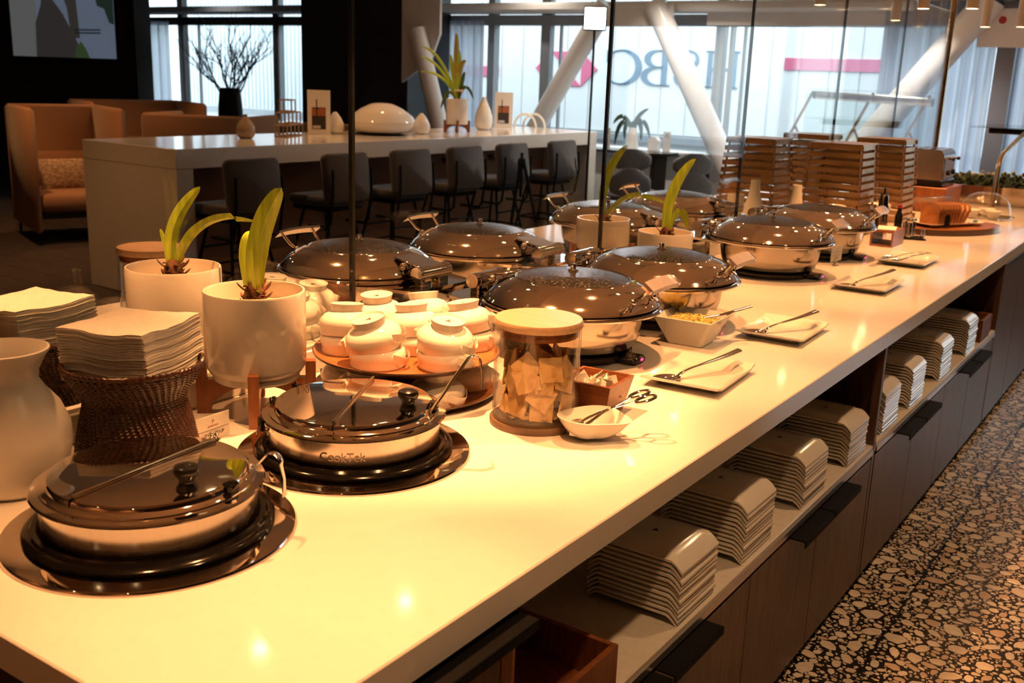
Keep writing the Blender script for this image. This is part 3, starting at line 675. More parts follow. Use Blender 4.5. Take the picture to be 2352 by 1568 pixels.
# ------------------------------------------------------------------ vase, baskets, napkins
v = MB().lathe([(0.0, 0.0), (0.060, 0.0), (0.075, 0.012), (0.092, 0.045), (0.100, 0.085), (0.098, 0.115), (0.084, 0.150), (0.062, 0.178), (0.052, 0.195), (0.054, 0.212), (0.066, 0.236), (0.0735, 0.246), (0.0735, 0.250), (0.070, 0.251), (0.060, 0.236), (0.048, 0.210), (0.046, 0.190), (0.05, 0.17), (0.0, 0.05)], 72)
tag(obj('flared_vase', v, 'stoneware', None, (-1.632, 0.895, CT)), 'off-white matte vase with wide flared mouth at the near left corner', 'vase')
def basket_mb():
    prof = [(0.112, 0.0), (0.108, 0.03), (0.102, 0.06), (0.096, 0.085), (0.091, 0.105), (0.092, 0.118), (0.102, 0.135), (0.116, 0.152), (0.1245, 0.168), (0.126, 0.178)]
    rows, seg = 128, 260
    mb = MB(); vs = []; fs = []
    import bisect
    zs = [p[1] for p in prof]
    def rad(z):
        k = min(max(bisect.bisect(zs, z) - 1, 0), len(prof) - 2); a, b = prof[k], prof[k + 1]
        return a[0] + (b[0] - a[0]) * (z - a[1]) / (b[1] - a[1])
    for j in range(rows + 1):
        z = 0.178 * j / rows; row = j * 32 / rows
        for i in range(seg):
            a = 2 * PI * i / seg
            wv = math.sin(a * 55 + math.floor(row) * 1.15)
            rr = rad(z) - 0.001 + 0.0042 * abs(math.sin(PI * row)) * (0.15 + 0.85 * max(0, wv)) + 0.0008 * wv
            vs.append((rr * math.cos(a), rr * math.sin(a), z))
    for j in range(rows):
        for i in range(seg):
            k = (i + 1) % seg; fs.append((j * seg + i, j * seg + k, (j + 1) * seg + k, (j + 1) * seg + i))
    mb.add(vs, fs); return mb
bm_ = mesh('basket_body', basket_mb(), 'rattan', True, 80)
bi_ = mesh('basket_inside', MB().lathe([(0.1225, 0.176), (0.118, 0.160), (0.104, 0.146), (0.0, 0.146)], 60), 'rattan')
rim_ = mesh('basket_rim', MB().tube([(0.1245 * math.cos(2 * PI * i / 200), 0.1245 * math.sin(2 * PI * i / 200), 0.1785 + 0.0012 * math.sin(i * 2.0)) for i in range(200)], [0.0046 + 0.0012 * math.sin(i * 2.2) for i in range(200)], 8, closed=True), 'rattan')
BASK = [(-1.618, 1.135, 'dark woven rattan stand behind the nearest kettle', 'near'), (-1.935, 1.115, 'dark woven rattan stand behind the glass screen at left', 'far')]
for bx, by, lab, side in BASK:
    b = thing('wicker_stand', lab, 'basket', (bx, by, CT), 0, 'wicker napkin stands')
    obj('woven_body', bm_, None, b); obj('inside', bi_, None, b); obj('rim', rim_, None, b)
def napkin_mb(seed, top=False):
    g = random.Random(seed); ph = g.uniform(0, 6); jx, jy = g.uniform(-0.0015, 0.0015), g.uniform(-0.0015, 0.0015)
    def fn(u, v):
        x = (u - 0.5) * 0.182 + jx; y = (v - 0.5) * 0.182 + jy
        z = 0.0032 * math.sin(u * 7.5 + 0.4) * (1.2 - v) + 0.0026 * math.sin(v * 6.5 + 1.0) + 0.0008 * math.sin(u * 23 + ph) * math.sin(v * 19 + ph)
        z += 0.010 * (max(0, u + v - 1.35)) - 0.006 * max(0, (1 - u) + (1 - v) - 1.5)
        return (x, y, z)
    return MB().grid(fn, 12, 12, thick=(0, 0, 0.0017))
nap = [mesh('napkin', napkin_mb(i), 'paper', True, 50) for i in range(7)]
for bx, by, ang, side, cnt in ((-1.628, 1.146, R(18.6), 'near', 44), (-1.950, 1.135, R(5), 'far', 42)):
    for i in range(cnt):
        o = obj('napkin', nap[i % 7], None, None, (bx + random.uniform(-.0015, .0015) - 0.0002 * i, by + random.uniform(-.0015, .0015), CT + 0.154 + 0.0022 * i), ang + random.uniform(-0.015, 0.015))
        tag(o, 'white paper napkin in the tall stack on the %s woven stand' % ('kettle side' if side == 'near' else 'other side of the glass'), 'napkin', 'napkins stacked on the %s stand' % ('kettle side' if side == 'near' else 'far'))
# small chrome clip stand seen behind the far napkins
cs = thing('chrome_holder', 'small square chrome loop holder between far napkins and far pot', 'holder', (-2.16, 1.36, CT), R(30))
obj('loop', MB().tube([(-0.013, 0, 0.0), (-0.013, 0, 0.125), (-0.010, 0, 0.131), (0.010, 0, 0.131), (0.013, 0, 0.125), (0.013, 0, 0.0)], 0.0055, 10), 'chrome', cs)
obj('foot', MB().box((0, 0, 0.004), (0.06, 0.06, 0.008), 0.002), 'chrome', cs)

# ------------------------------------------------------------------ potted bulbs on wooden stands
def plant_stand(loc, rz, label, h=0.10, reach=0.125):
    t = thing('plant_stand', label, 'stand', loc, rz, 'wooden plant stands')
    for k in range(2):
        a = k * PI / 2
        top = 0.075 if k == 0 else 0.075
        poly = [(-reach, 0), (-reach + 0.028, 0)] + [(-(reach - 0.028) * math.cos(PI * i / 12), 0.060 * math.sin(PI * i / 12)) for i in range(1, 12)] + [(reach - 0.028, 0), (reach, 0), (reach, h + 0.012), (reach - 0.022, h + 0.012), (reach - 0.022, top), (-reach + 0.022, top), (-reach + 0.022, h + 0.012), (-reach, h + 0.012)]
        obj('cross_rail', MB().prism(poly, -0.011, 0.011, Matrix.Rotation(a, 4, 'Z') @ MX((0, 0, -0.0 if k == 0 else 0.0), rx=PI / 2)), 'teak', t, smooth=False)
    return t
def leaf_mb(p0, p1, p2, p3, w, n=22, twist=(0, 0), fold=0.25, side=None):
    pts = bez(p0, p1, p2, p3, n); vs = []; fs = []
    for i, p in enumerate(pts):
        t = i / n
        tg = (pts[min(i + 1, n)] - pts[max(i - 1, 0)]).normalized()
        sd = Vector(side) if side else tg.cross(Vector((0, 0, 1)))
        sd = (sd - tg * sd.dot(tg)).normalized()
        nm = tg.cross(sd)
        a = twist[0] + (twist[1] - twist[0]) * t
        s2 = sd * math.cos(a) + nm * math.sin(a); n2 = tg.cross(s2)
        ww = w * (0.62 + 0.38 * min(1, t * 3)) * math.sqrt(max(0.0, 1 - max(0, (t - 0.55) / 0.45) ** 2.2)) + 0.0008
        for k in (-1, -0.5, 0, 0.5, 1):
            vs.append(tuple(p + s2 * (k * ww) + n2 * (fold * ww * abs(k))))
    m = 5
    for i in range(n):
        for k in range(4): fs.append((i * m + k, i * m + k + 1, (i + 1) * m + k + 1, (i + 1) * m + k))
    N = len(vs); th = 0.0007
    vs2 = [(x, y, z - th) for x, y, z in vs]
    return MB().add(vs + vs2, fs + [tuple(reversed([q + N for q in f])) for f in fs])
def bulb_plant(loc, label, r, h, leaves, group, lift=0.0, stripes=False):
    t = thing('potted_bulb', label, 'potted plant', loc, 0, group)
    k = r
    prof = [(0, 0.004), (k * 0.80, 0.004), (k * 0.82, 0.0), (k * 0.86, 0.004), (k * 0.87, 0.016), (k * 0.93, 0.020), (k, 0.034), (k, h - 0.004), (k * 0.985, h), (k * 0.945, h), (k * 0.93, h - 0.005), (k * 0.925, 0.045), (0, 0.045)]
    obj('pot', MB().lathe(prof, 80), 'pot_glaze', t)
    obj('soil', MB().lathe([(k * 0.925, h - 0.038), (k * 0.5, h - 0.032), (0, h - 0.030)], 40), 'soil', t)
    obj('bulb', MB().lathe([(0.018, h - 0.036), (0.024, h - 0.022), (0.021, h - 0.006), (0.012, h + 0.012), (0.0, h + 0.018)], 18), 'bulb', t)
    g = random.Random(5); mb = MB()
    for i in range(26):
        a = g.uniform(0, 2 * PI); q = g.uniform(0.016, 0.026); z = h - 0.03 + g.uniform(0, 0.035)
        mb.add(*(lambda L: (L.v, L.f))(leaf_mb((q * 0.7 * math.cos(a), q * 0.7 * math.sin(a), z), (q * math.cos(a), q * math.sin(a), z + 0.006), (q * 1.2 * math.cos(a), q * 1.2 * math.sin(a), z + 0.010), (q * 1.55 * math.cos(a), q * 1.55 * math.sin(a), z + g.uniform(0.004, 0.02)), 0.006, 4)))
    obj('bulb_scales', mb, 'bulb', t)
    for lf in leaves:
        obj('leaf', leaf_mb(*[(p[0], p[1], p[2] + h) for p in lf[0]], lf[1], 24, lf[2], 0.35, lf[3]), 'leaf', t)
    return t
PG = 'white potted bulbs on the buffet'
RV = (0.829, 0.559, 0)                           # direction to the right as seen from the aisle
def al(x, z, d=0.0): return (0.829 * x - 0.559 * d, 0.559 * x + 0.829 * d, z)
near_leaves = [((al(0.004, -0.01), al(0.002, 0.09), al(0.02, 0.15), al(0.062, 0.215)), 0.022, (0.25, 0.35), RV),
               ((al(-0.010, -0.01), al(-0.024, 0.08), al(-0.016, 0.13, 0.01), al(0.012, 0.118, 0.03)), 0.019, (-0.3, -0.1), RV),
               ((al(0.010, -0.01, -0.015), al(0.006, 0.04, -0.02), al(0.006, 0.06, -0.02), al(0.004, 0.09, -0.02)), 0.010, (0, 0), RV)]
far_leaves = [((al(-0.003, -0.01), al(-0.010, 0.07), al(0.005, 0.12), al(0.070, 0.185)), 0.014, (0.5, 0.4), RV),
              ((al(0.004, -0.01), al(0.03, 0.09), al(0.10, 0.135), al(0.195, 0.112)), 0.012, (0.5, 0.9), RV),
              ((al(-0.012, -0.01), al(-0.012, 0.03), al(-0.018, 0.06), al(-0.026, 0.085)), 0.005, (0, 0), RV)]
PN, PF = (-1.634, 1.448), (-1.965, 1.500)
plant_stand((PN[0], PN[1], CT), R(45), 'reddish wooden cross stand under the nearest potted bulb')
bulb_plant((PN[0], PN[1], CT + 0.0755), 'glossy cream pot with two broad upright leaves, on wooden stand beside second kettle', 0.106, 0.192, near_leaves, PG)
plant_stand((PF[0], PF[1], CT), R(45), 'wooden cross stand under the far left potted bulb', )
bulb_plant((PF[0], PF[1], CT + 0.0755), 'glossy cream pot with thin arching leaf, beyond the glass at left', 0.108, 0.192, far_leaves, PG)
PN2, PF2 = (-1.575, 3.28), (-1.905, 3.42)
near2 = [((al(0.0, -0.01), al(0.0, 0.10), al(0.02, 0.18), al(0.085, 0.255)), 0.020, (0.3, 0.4), RV),
         ((al(0.010, -0.01), al(0.03, 0.09), al(0.06, 0.10), al(0.075, 0.01)), 0.012, (0.4, 0.2), RV)]
far2 = [((al(-0.004, -0.01), al(-0.012, 0.10), al(0.0, 0.20), al(0.075, 0.275)), 0.017, (0.4, 0.3), RV),
        ((al(0.004, -0.01), al(0.05, 0.09), al(0.14, 0.12), al(0.235, 0.062)), 0.013, (0.5, 0.9), RV)]
plant_stand((PN2[0], PN2[1], CT), R(45), 'wooden cross stand under the pot between near chafing dishes')
bulb_plant((PN2[0], PN2[1], CT + 0.0755), 'cream pot with one tall leaf and a drooping one, behind second chafing dish', 0.097, 0.135, near2, PG)
plant_stand((PF2[0], PF2[1], CT), R(45), 'wooden cross stand under the pot behind the glass joint')
bulb_plant((PF2[0], PF2[1], CT + 0.0755), 'cream pot with tall leaf and long arching leaf, behind the second glass joint', 0.102, 0.135, far2, PG)

# ------------------------------------------------------------------ soup bowls on trays
TR = (-1.487, 1.772)
def tray_mb(r, z=0.0):
    return MB().lathe([(0, 0.0), (r * 0.80, 0.0), (r * 0.93, 0.006), (r, 0.016), (r, 0.020), (r * 0.985, 0.0205), (r * 0.93, 0.013), (r * 0.86, 0.0095), (0, 0.0095)], 90)
def round_tray(loc, r, label, group='round wooden trays'):
    t = thing('round_tray', label, 'tray', loc, 0, group)
    obj('tray_dish', MB().lathe([(r * 0.99, 0.0195), (r * 0.93, 0.013), (r * 0.86, 0.0098), (0, 0.0098)], 90), 'tray_wood', t)
    obj('tray_underside', MB().lathe([(0, 0.0), (r * 0.80, 0.0), (r * 0.93, 0.006), (r, 0.016), (r, 0.0195), (r * 0.99, 0.0195)], 90), 'tray_dark', t)
    return t
def bowl_mb():
    prof = [(0.0605, 0.0), (0.0615, 0.004), (0.0615, 0.015), (0.0625, 0.018), (0.0635, 0.026), (0.060, 0.037), (0.050, 0.047), (0.038, 0.052), (0.0345, 0.054), (0.0345, 0.056), (0.0385, 0.069), (0.0385, 0.0705), (0.036, 0.071), (0.033, 0.067), (0.0, 0.066)]
    inner = [(0.0605, 0.0), (0.0575, 0.003), (0.058, 0.02), (0.05, 0.04), (0.0, 0.05)]
    return MB().lathe(list(prof), 56).lathe(list(reversed(inner)), 40)
def ear_mb(s):
    return MB().grid(lambda u, v: (s * (0.0565 + 0.021 * math.sin(PI * u) ** 0.8 * (1 - 0.30 * v)), (u - 0.5) * 0.062, 0.036 - 0.014 * v - 0.010 * math.sin(PI * u)), 12, 3, thick=(0, 0, 0.0035))
bowl_me = mesh('bowl_body', bowl_mb(), 'porcelain', True, 50); ear_me = [mesh('lug_handle', ear_mb(s_), 'porcelain', True, 60) for s_ in (-1, 1)]
mark_me = mesh('maker_mark', MB().box((0, 0, 0.0664), (0.012, 0.004, 0.0004)).box((0, 0.006, 0.0664), (0.006, 0.004, 0.0004)), 'ink', False)
def soup_bowl(loc, rz, label, group, tilt=(0, 0)):
    t = thing('soup_bowl', label, 'bowl', loc, rz, group); t.rotation_euler = (tilt[0], tilt[1], rz)
    obj('bowl_body', bowl_me, None, t); [obj('lug_handle', e_, None, t) for e_ in ear_me]; obj('maker_mark', mark_me, None, t)
    return t
round_tray((TR[0], TR[1], CT), 0.214, 'lower round wooden tray under the bowl display beside the cracker jar')
round_tray((TR[0], TR[1], CT + 0.082), 0.216, 'upper round wooden tray crowded with white soup bowls')
low = [(0.13, -0.05), (0.10, 0.10), (-0.02, -0.13), (-0.02, 0.06), (-0.13, 0.02), (-0.11, -0.08)]
for i, (dx, dy) in enumerate(low):
    soup_bowl((TR[0] + dx, TR[1] + dy, CT + 0.0105), R(37 * i), 'white soup bowl in the shade on the lower wooden tray', 'bowls on the lower tray')
ZT = CT + 0.082 + 0.0105
up = [(0.140, -0.035, 2, 'front right'), (0.018, -0.122, 12, 'front centre'), (-0.112, -0.078, -8, 'left edge'), (0.000, 0.025, 4, 'middle'), (-0.135, 0.055, 20, 'back left'), (-0.060, 0.145, 10, 'back right'), (0.075, 0.135, 25, 'right rear')]
for i, (dx, dy, a, nm) in enumerate(up):
    x, y = TR[0] + dx, TR[1] + dy
    soup_bowl((x, y, ZT), R(a), 'lower upturned soup bowl of the %s pair on the upper tray' % nm, 'upturned bowls on the upper tray')
    tl = ((R(4), R(9)), (R(10), R(-12)), (R(-6), R(-4)), (R(-4), R(-6)), (R(3), R(-2)), (R(-8), R(-9)), (R(-4), R(-9)))[i]
    soup_bowl((x - 0.004, y, ZT + 0.0385), R(a + 9), 'top upturned soup bowl of the %s pair on the upper tray' % nm, 'upturned bowls on the upper tray', tl)
FT = (-2.03, 1.86)
round_tray((FT[0], FT[1], CT), 0.20, 'round wooden tray of bowls beyond the glass screen')
for i, (dx, dy, k) in enumerate(((0.12, -0.03, 3), (0.05, 0.10, 3), (-0.10, 0.09, 3), (-0.08, -0.09, 2), (0.02, -0.12, 2))):
    for j in range(k):
        soup_bowl((FT[0] + dx, FT[1] + dy, CT + 0.0105 + 0.040 * j), R(31 * i + 20 * j), ('top' if j == k - 1 else 'lower') + ' bowl of a stack on the tray beyond the glass, %s' % ('near the pot', 'by the chafing dish', 'at the back', 'at the back left', 'at the front left')[i], 'bowls on the far tray', (R(5) if j == k - 1 else 0, 0))
# price card with binder clip lying on the lower tray
lc = thing('clipped_card', 'small card with a binder clip on the lower tray edge', 'card', (-1.500, 1.592, CT + 0.024), R(35))
obj('card_sheet', MB().box((0, 0, 0.0), (0.085, 0.055, 0.001)), 'card', lc, smooth=False)
clip((-1.515, 1.605, CT + 0.026), R(125), R(-6), 'binder clip standing on the card by the lower tray')

# ------------------------------------------------------------------ glass jars with wooden lids, crackers
def glass_jar(loc, label, r=0.092):
    t = thing('glass_jar', label, 'jar', loc, 0, 'glass jars with wooden lids')
    obj('base_coaster', MB().lathe([(0, 0), (r * 1.05, 0), (r * 1.06, 0.003), (r * 1.06, 0.012), (r * 1.04, 0.0145), (0, 0.0145)], 64), 'slate' if 'slate' in M else 'stoneware', t)
    obj('glass_body', MB().lathe([(0, 0.0155), (r * 0.97, 0.0155), (r, 0.019), (r, 0.212), (r * 0.985, 0.2135), (r * 0.96, 0.212), (r * 0.96, 0.022), (0, 0.021)], 72), 'jar_glass', t)
    obj('lid', MB().lathe([(0, 0.2145), (r * 1.01, 0.2145), (r * 1.025, 0.217), (r * 1.025, 0.226), (r * 1.00, 0.231), (0, 0.232)], 72), 'bamboo', t)
    obj('lid_plug', MB().lathe([(0, 0.196), (r * 0.93, 0.196), (r * 0.93, 0.214), (0, 0.214)], 56), 'teak', t)
    obj('seal_ring', MB().tube([(r * 0.943 * math.cos(2 * PI * i / 48), r * 0.943 * math.sin(2 * PI * i / 48), 0.204) for i in range(48)], 0.0012, 6, closed=True), 'acrylic', t)
    return t
M['slate'] = mat('slate', (0.16, 0.10, 0.06), (0.13, 0.08, 0.05), rough=0.5, scale=20)
JR = (-1.131, 1.776)
glass_jar((JR[0], JR[1], CT), 'glass jar full of square crackers with pale wooden lid')
glass_jar((-2.40, 1.760, CT), 'empty looking glass jar with wooden lid beyond the far pot', 0.088)
def cracker_me(seed, s=0.052):
    g = random.Random(seed)
    def fn(u, v):
        e = 0.0007 * math.sin(u * 40) * (1 if v < 0.02 or v > 0.98 else 0)
        return ((u - 0.5) * s + 0.0006 * math.sin(v * 45), (v - 0.5) * s + 0.0006 * math.sin(u * 45) + e, 0.0014 * math.sin(u * 6 + seed) * math.sin(v * 5 + seed) + 0.0005 * math.sin(u * 25) * math.sin(v * 25))
    return mesh('cracker', MB().grid(fn, 9, 9, thick=(0, 0, 0.0042)), 'cracker', True, 50)
crk = [cracker_me(i, (0.052, 0.049, 0.051, 0.038)[i % 4]) for i in range(8)]
g = random.Random(11); n = 0
def crack(x, y, z, ex, ey, ez):
    global n
    o = obj('cracker', crk[n % 8], None, None, (JR[0] + x, JR[1] + y, CT + z)); o.rotation_euler = (ex, ey, ez); n += 1
    tag(o, 'golden square cracker inside the glass jar', 'cracker', 'crackers in the jar')
for zz, cnt, ri in ((0.050, 8, 0.069), (0.078, 8, 0.066), (0.106, 8, 0.069), (0.132, 8, 0.066)):          # leaning against the glass
    for i in range(cnt):
        a = 2 * PI * (i + g.uniform(-0.2, 0.2)) / cnt + zz * 31
        o_r = ri + g.uniform(-0.012, 0.004)
        m = Matrix.Rotation(a, 4, 'Z') @ Matrix.Rotation(R(90) + g.uniform(-0.30, 0.12), 4, 'Y') @ Matrix.Rotation(g.uniform(-0.22, 0.22), 4, 'X') @ Matrix.Rotation(g.uniform(-0.8, 0.8), 4, 'Z')
        e = m.to_euler(); crack(o_r * math.cos(a), o_r * math.sin(a), zz + g.uniform(-0.006, 0.006), *e)
for i in range(26):
    a = g.uniform(0, 2 * PI); q = g.uniform(0, 0.038)
    crack(q * math.cos(a), q * math.sin(a), 0.028 + 0.118 * i / 26, g.uniform(-0.7, 0.7), g.uniform(-0.7, 0.7), g.uniform(0, 3))
for i in range(9):
    a = i * 0.7; crack(0.040 * math.cos(a), 0.040 * math.sin(a), 0.028 + 0.003 * (i % 3), g.uniform(-0.12, 0.12), g.uniform(-0.12, 0.12), g.uniform(0, 3))
for a, q, z, ty in ((200, 0.035, 0.158, 62), (300, 0.045, 0.150, 72), (20, 0.05, 0.152, 68), (120, 0.04, 0.156, 55), (250, 0.01, 0.160, 75)):
    m = Matrix.Rotation(R(a), 4, 'Z') @ Matrix.Rotation(R(ty), 4, 'Y') @ Matrix.Rotation(R(30 + a), 4, 'Z'); crack(q * math.cos(R(a)), q * math.sin(R(a)), z, *m.to_euler())

# ------------------------------------------------------------------ wooden sugar box and packets
SB = (-1.068, 1.925); sba = R(4)
sb = thing('sugar_box', 'flared square wooden box of sugar packets behind the cracker jar', 'box', (SB[0], SB[1], CT), sba)
def frus(a, b, h, z0=0): return [(-a, -a, z0), (a, -a, z0), (a, a, z0), (-a, a, z0), (-b, -b, h), (b, -b, h), (b, b, h), (-b, b, h)]
fb = MB(); fb.add(frus(0.047, 0.064, 0.080) + frus(0.038, 0.056, 0.080, 0.010), [(3, 2, 1, 0), (0, 1, 5, 4), (1, 2, 6, 5), (2, 3, 7, 6), (3, 0, 4, 7), (8, 9, 10, 11), (9, 8, 12, 13), (10, 9, 13, 14), (11, 10, 14, 15), (8, 11, 15, 12), (4, 5, 13, 12), (5, 6, 14, 13), (6, 7, 15, 14), (7, 4, 12, 15)])
obj('box_body', fb, 'acacia', sb, smooth=False)
pk = mesh('sugar_packet', MB().grid(lambda u, v: ((u - 0.5) * 0.036, 0.0022 * math.sin(PI * u) * math.sin(PI * v), (v - 0.5) * 0.054), 5, 6, thick=(0, 0.0008, 0)), 'paper')
for i in range(16):
    u, w = (i % 4 - 1.5) * 0.021, (i // 4 - 1.5) * 0.018
    o = obj('sugar_packet', pk, None, None, (SB[0] + math.cos(sba) * u - math.sin(sba) * w, SB[1] + math.sin(sba) * u + math.cos(sba) * w, CT + 0.046 + random.uniform(0, 0.012)))
    o.rotation_euler = (random.uniform(-0.5, 0.5), random.uniform(-0.6, 0.6), random.uniform(0, 3.1))
    tag(o, 'white sugar packet standing in the wooden box', 'sugar packet', 'sugar packets in the wooden box')

# ------------------------------------------------------------------ spoon rest with scissor tongs
SR = (-0.990, 1.762)
sr = thing('spoon_rest', 'white pear shaped spoon rest dish in front of the cracker jar', 'dish', (SR[0], SR[1], CT), R(72))
def rest_mb():
    nr, ns = 10, 48; vs = []; fs = []
    def rim(a): return 0.064 * (1 + 0.10 * math.cos(2 * a)) + 0.030 * math.exp(-((math.atan2(math.sin(a + R(60)), math.cos(a + R(60)))) / 0.42) ** 2)
    for lay in (0, 1):
        for j in range(nr + 1):
            t = j / nr
            for i in range(ns):
                a = 2 * PI * i / ns; rr = rim(a) * (0.02 + 0.98 * t) * (1 if lay == 0 else 0.965)
                z = 0.050 * t ** 2.4 * (1 + 0.05 * math.cos(a * 2)) + (0.0 if lay == 0 else 0.004 * (1 - t) + 0.0006)
                vs.append((rr * math.cos(a), rr * math.sin(a), z))
    N = (nr + 1) * ns
    for j in range(nr):
        for i in range(ns):
            k = (i + 1) % ns
            fs.append((j * ns + k, j * ns + i, (j + 1) * ns + i, (j + 1) * ns + k)); fs.append((N + j * ns + i, N + j * ns + k, N + (j + 1) * ns + k, N + (j + 1) * ns + i))
    for i in range(ns):
        k = (i + 1) % ns; fs.append((nr * ns + k, nr * ns + i, N + nr * ns + i, N + nr * ns + k))
    fs.append(tuple(range(ns))[::1]); fs.append(tuple(range(N, N + ns)))
    return MB().add(vs, fs)
obj('dish', rest_mb(), 'porcelain', sr, ang=60)
tg = thing('scissor_tongs', 'chrome scissor tongs resting in the pear shaped dish', 'tongs', (SR[0] + 0.030, SR[1] + 0.032, CT + 0.044), R(50))
for s in (-1, 1):
    blade = [(-0.062, s * 0.012, -0.014), (-0.040, s * 0.010, -0.002), (-0.018, s * 0.004, 0.010), (0.0, 0, 0.017), (0.028, -s * 0.006, 0.026), (0.052, -s * 0.014, 0.036)]
    a_ = obj('arm', MB().tube(blade, [0.006, 0.006, 0.0045, 0.004, 0.0035, 0.0035], 10, flat=(1, 0.35, (0, 0, 1))), 'chrome', tg)
    obj('finger_ring', MB().tube([(0.072 + 0.022 * math.cos(2 * PI * i / 28), -s * 0.017 + 0.0125 * math.sin(2 * PI * i / 28), 0.040 + 0.006 * math.cos(2 * PI * i / 28)) for i in range(28)], 0.0032, 8, closed=True), 'chrome', a_)
    obj('scoop', MB().grid(lambda u, v: (-0.058 - 0.030 * v, s * (0.003 + 0.014 * math.sin(PI * v) * 0.6 + 0.004), -0.018 + (u - 0.5) * 0.030 * (1 - 0.3 * v) - 0.004 * v), 6, 6, thick=(0, 0.0012, 0)), 'chrome', a_)
obj('rivet', MB().lathe([(0, 0.012), (0.004, 0.012), (0.004, 0.024), (0, 0.025)], 12), 'chrome', tg)

# ------------------------------------------------------------------ serving plates, spoons, egg bowl
def plate_fn(L, Wd, face_up=True):
    """rectangular porcelain platter with upswept ends"""
    def fn(u, v):
        x = (u - 0.5) * Wd; y = (v - 0.5) * L
        ax = abs(u - 0.5) * 2; ay = abs(v - 0.5) * 2
        z = 0.0
        if ax > 0.74: z = max(z, 0.013 * ((ax - 0.74) / 0.26))
        if ay > 0.66:
            t = (ay - 0.66) / 0.34
            z = max(z, 0.020 * math.sin(t * PI / 2) if t < 1 else 0.020)
        return (x, y, z + 0.005)
    return fn
def platter_mb(L=0.285, Wd=0.198):
    us = 14; vs_ = 18
    return MB().grid(plate_fn(L, Wd), us, vs_, thick=(0, 0, 0.005))
plat = mesh('platter', platter_mb(), 'porcelain', True, 60)
def spoon_parts(t, L=0.21):
    k = L / 0.21
    obj('spoon_bowl', MB().grid(lambda u, v: (-0.075 * k + 0.034 * k * math.cos(PI * v) , 0.0235 * k * math.sin(PI * v) * (2 * u - 1), 0.009 - 0.0085 * math.sin(PI * v) * (1 - (2 * u - 1) ** 2)), 10, 12, thick=(0, 0, 0.0012)), 'chrome', t)
    pts = bez((-0.042 * k, 0, 0.008), (-0.02 * k, 0, 0.030), (0.04 * k, 0, 0.026), (0.125 * k, 0, 0.052), 18)
    obj('handle', MB().tube(pts, [0.0060 if i < 3 else 0.0045 + 0.0075 * (max(0, (i - 7)) / 11) ** 1.2 for i in range(19)], 10, flat=(1, 0.34, (0, 0, 1))), 'chrome', t)
PLS = [(-0.995, 2.320, R(4), 'white platter with serving spoon nearest the sugar box', R(66)), (-1.005, 2.935, R(2), 'white platter with serving spoon right of the egg bowl', R(62)), (-1.022, 3.880, R(0), 'white platter with serving spoon near the sign card', R(62))]
for i, (x, y, a, lab, sa) in enumerate(PLS):
    tag(obj('serving_platter', plat, None, None, (x, y, CT + 0.0005), a), lab, 'plate', 'white platters along the counter edge')
    s = thing('serving_spoon', ('steel serving spoon on the platter nearest the sugar box', 'steel serving spoon on the platter beside the egg bowl', 'steel serving spoon on the third platter along the counter')[i], 'spoon', (x - 0.010, y - 0.008, CT + 0.0065), sa, 'serving spoons')
    spoon_parts(s, 0.25)
tag(obj('serving_platter', plat, None, None, (-1.050, 4.580, CT + 0.0005), 0), 'white platter holding serving tongs, furthest along the edge', 'plate', 'white platters along the counter edge')
t2 = thing('serving_tongs', 'chrome serving tongs on the furthest white platter', 'tongs', (-1.045, 4.575, CT + 0.010), R(40))
for s in (-1, 1):
    obj('arm', MB().tube([(0.10, 0, 0.035), (0.07, s * 0.016, 0.037), (0.0, s * 0.028, 0.026), (-0.06, s * 0.034, 0.006)], 0.0055, 8, flat=(1, 0.3, (0, 0, 1))), 'chrome', t2)
    obj('claw', MB().grid(lambda u, v: (-0.06 - 0.03 * u, s * 0.034 + (v - 0.5) * 0.026, 0.006 + 0.010 * (v - 0.5) ** 2 * 4), 5, 5, thick=(0, 0, 0.0012)), 'chrome', t2)
EB = (-1.172, 2.655)
eb = thing('square_bowl', 'deep square white bowl of shredded egg between platters and chafing dish', 'bowl', (EB[0], EB[1], CT), R(3))
def sqb(a, h, b=0.018, n=5):
    o = []
    for q, (sx, sy) in enumerate(((1, 1), (-1, 1), (-1, -1), (1, -1))):
        for i in range(n + 1):
            t = q * PI / 2 + (PI / 2) * i / n
            o.append((sx * (a - b) + b * math.cos(t), sy * (a - b) + b * math.sin(t), h))
    return o
def loft(rings, close_bottom=True, close_top=True):
    mb = MB(); vs = []; fs = []; n_ = len(rings[0])
    for r_ in rings: vs += r_
    for j in range(len(rings) - 1):
        for i in range(n_):
            k = (i + 1) % n_; fs.append((j * n_ + i, j * n_ + k, (j + 1) * n_ + k, (j + 1) * n_ + i))
    if close_bottom: fs.append(tuple(reversed(range(n_))))
    if close_top: fs.append(tuple(range((len(rings) - 1) * n_, len(rings) * n_)))
    return mb.add(vs, fs)
obj('bowl_body', loft([sqb(0.050, 0.0, 0.012), sqb(0.054, 0.004, 0.014), sqb(0.088, 0.080, 0.012), sqb(0.086, 0.082, 0.011), sqb(0.083, 0.080, 0.010), sqb(0.050, 0.010, 0.012)]), 'porcelain', eb, ang=50)
mb = MB(); g = random.Random(2)
mb.add(*(lambda m_: (m_.v, m_.f))(loft([sqb(0.068, 0.048, 0.02), sqb(0.060, 0.060, 0.03)])))
for i in range(420):
    x, y = g.uniform(-0.062, 0.062), g.uniform(-0.062, 0.062); z = 0.062 + 0.010 * math.cos(x * 18) * math.cos(y * 18) + g.uniform(-0.003, 0.003)
    mb.box((0, 0, 0), (g.uniform(0.008, 0.018), 0.0028, 0.0026), 0, MX((x, y, z), g.uniform(-0.4, 0.4), g.uniform(-0.4, 0.4), g.uniform(0, PI)))
